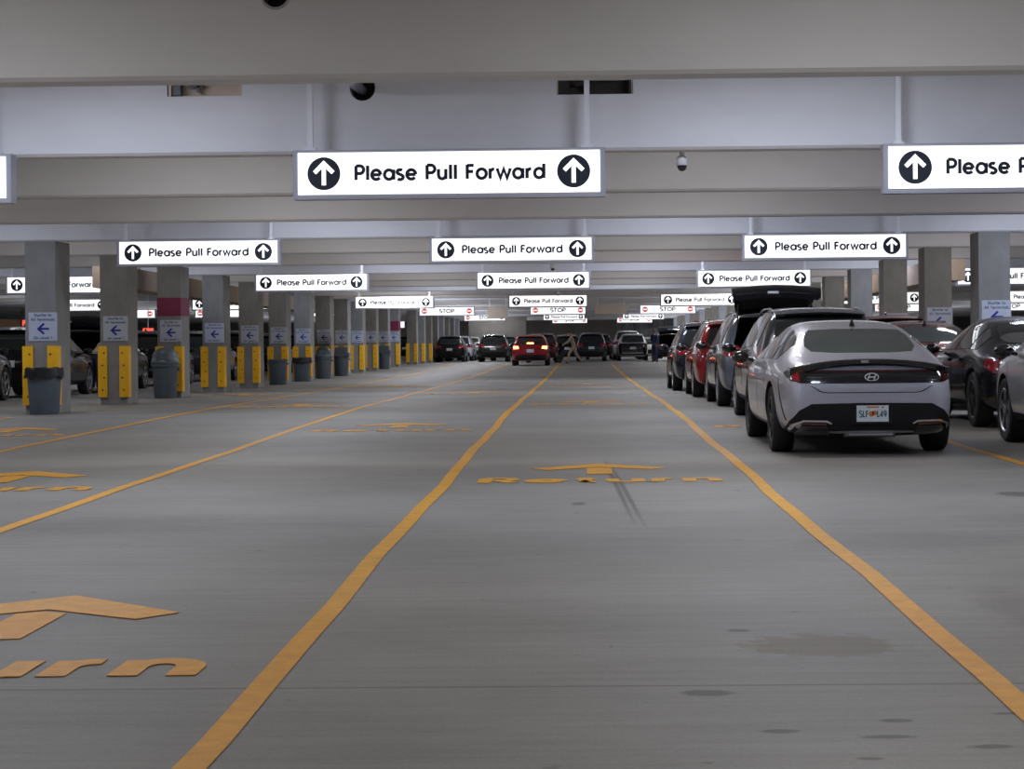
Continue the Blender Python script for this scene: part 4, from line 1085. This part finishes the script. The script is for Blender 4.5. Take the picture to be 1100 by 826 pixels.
mb = MB(); mb.box((0, 0, .42), (.28, .46, .66)); mb.bevel(.04, 3); mb.build('shell', M_LUG, t, True)
for s in (-1, 1):
    mb = MB(); mb.tube([(.09, s * .10, .74), (.09, s * .10, 1.08)], .01, 8); mb.build('handle_rod', M_STEEL, t, True)
    mb = MB(); mb.lathe([(.045, -.02), (.045, .02)], 14, (.08, s * .18, .06), 'Y'); mb.build('wheel', M_BLACK, t)
mb = MB(); mb.tube([(.09, -.13, 1.08), (.09, .13, 1.08)], .016, 8); mb.build('grip', M_BLACK, t, True)
J = stand(.98)
J['el_l'] = Vector((.22, -.12, 1.12)); J['wr_l'] = Vector((.10, -.32, 1.10)); J['el_r'] = Vector((-.22, -.12, 1.12)); J['wr_r'] = Vector((-.10, -.32, 1.08))
J.update({k: Vector(v) for k, v in dict(waist=(0, -.06, 1.03), chest=(0, -.25, 1.17), neck0=(0, -.36, 1.25), neck=(0, -.41, 1.28), head=(0, -.47, 1.36),
    sh_l=(.18, -.32, 1.22), el_l=(.22, -.46, 1.00), wr_l=(.14, -.66, .95), sh_r=(-.18, -.32, 1.22), el_r=(-.22, -.46, 1.00), wr_r=(-.14, -.66, .93)).items()})
person('person with sandy hair bending under the raised tailgate near the second left column', (-11.97, 47.0, gz(47.0)), PI * .8, J, M_SKIN, M_HAIRB, M_KHAKI2, M_NAVY2, long_hair=True)


# ------------------------------------------------------------------ light
def area(name, loc, sx, sy, power, col, rot=(0, 0, 0), spread=PI):
    l = bpy.data.lights.new(name, 'AREA'); l.shape = 'RECTANGLE'; l.size = sx; l.size_y = sy
    l.energy = power; l.color = col; l.spread = spread
    o = bpy.data.objects.new(name, l); COL.objects.link(o); o.location = loc; o.rotation_euler = rot
    return o
COOL, WARM = (.74, .81, 1.0), (.96, .95, .98)
for i, by in enumerate(BEAM_Y[:-1]):
    ym = by + .35 + 2.3
    if ym > 159: continue
    k = round((by - 11.68) / 4.93)            # 0 = bay in front of the first sign row
    lit = (k % 3 == 0)
    if by < -1: continue
    far = ym > 60
    xs = (-26, -15.5, -10, -4.2, 1.6, 7.2, 14.5, 26) if not far else (-20, -6, 6, 20)
    for x in xs:
        p = (108 if lit else 52) * (1 if not far else 1.7)
        if x < -9.5 or x > 7.5: p *= .55
        area('ceiling_strip_light', (x, sk(x, ym), SLAB + gz(ym) - .07), 1.3, .16, p, COOL if lit else WARM)
w = bpy.data.worlds.new('World'); sc.world = w; w.use_nodes = True
w.node_tree.nodes['Background'].inputs[0].default_value = (.05, .05, .055, 1)

# ------------------------------------------------------------------ camera
cd = bpy.data.cameras.new('Camera'); cam = bpy.data.objects.new('Camera', cd); COL.objects.link(cam)
cd.sensor_fit = 'HORIZONTAL'; cd.sensor_width = 36; cd.lens = 36 * 2050 / 1100
cd.shift_x = -(625 - 550) / 1100; cd.shift_y = (355.4 - 413) / 1100
cd.clip_start = .05; cd.clip_end = 600
cam.matrix_world = Matrix.Translation((0, 0, CAM_H)) @ Matrix.Rotation(PI / 2, 4, 'X') @ Matrix.Rotation(-.0085, 4, 'Z')
sc.camera = cam
sc.view_settings.view_transform = 'Standard'; sc.view_settings.look = 'None'
sc.view_settings.gamma = 1; sc.view_settings.use_curve_mapping = False
sc.view_settings.exposure = 0
sc.cycles.use_denoising = True
sc.cycles.max_bounces = 8; sc.cycles.diffuse_bounces = 5; sc.cycles.glossy_bounces = 3
sc.cycles.sample_clamp_indirect = 6
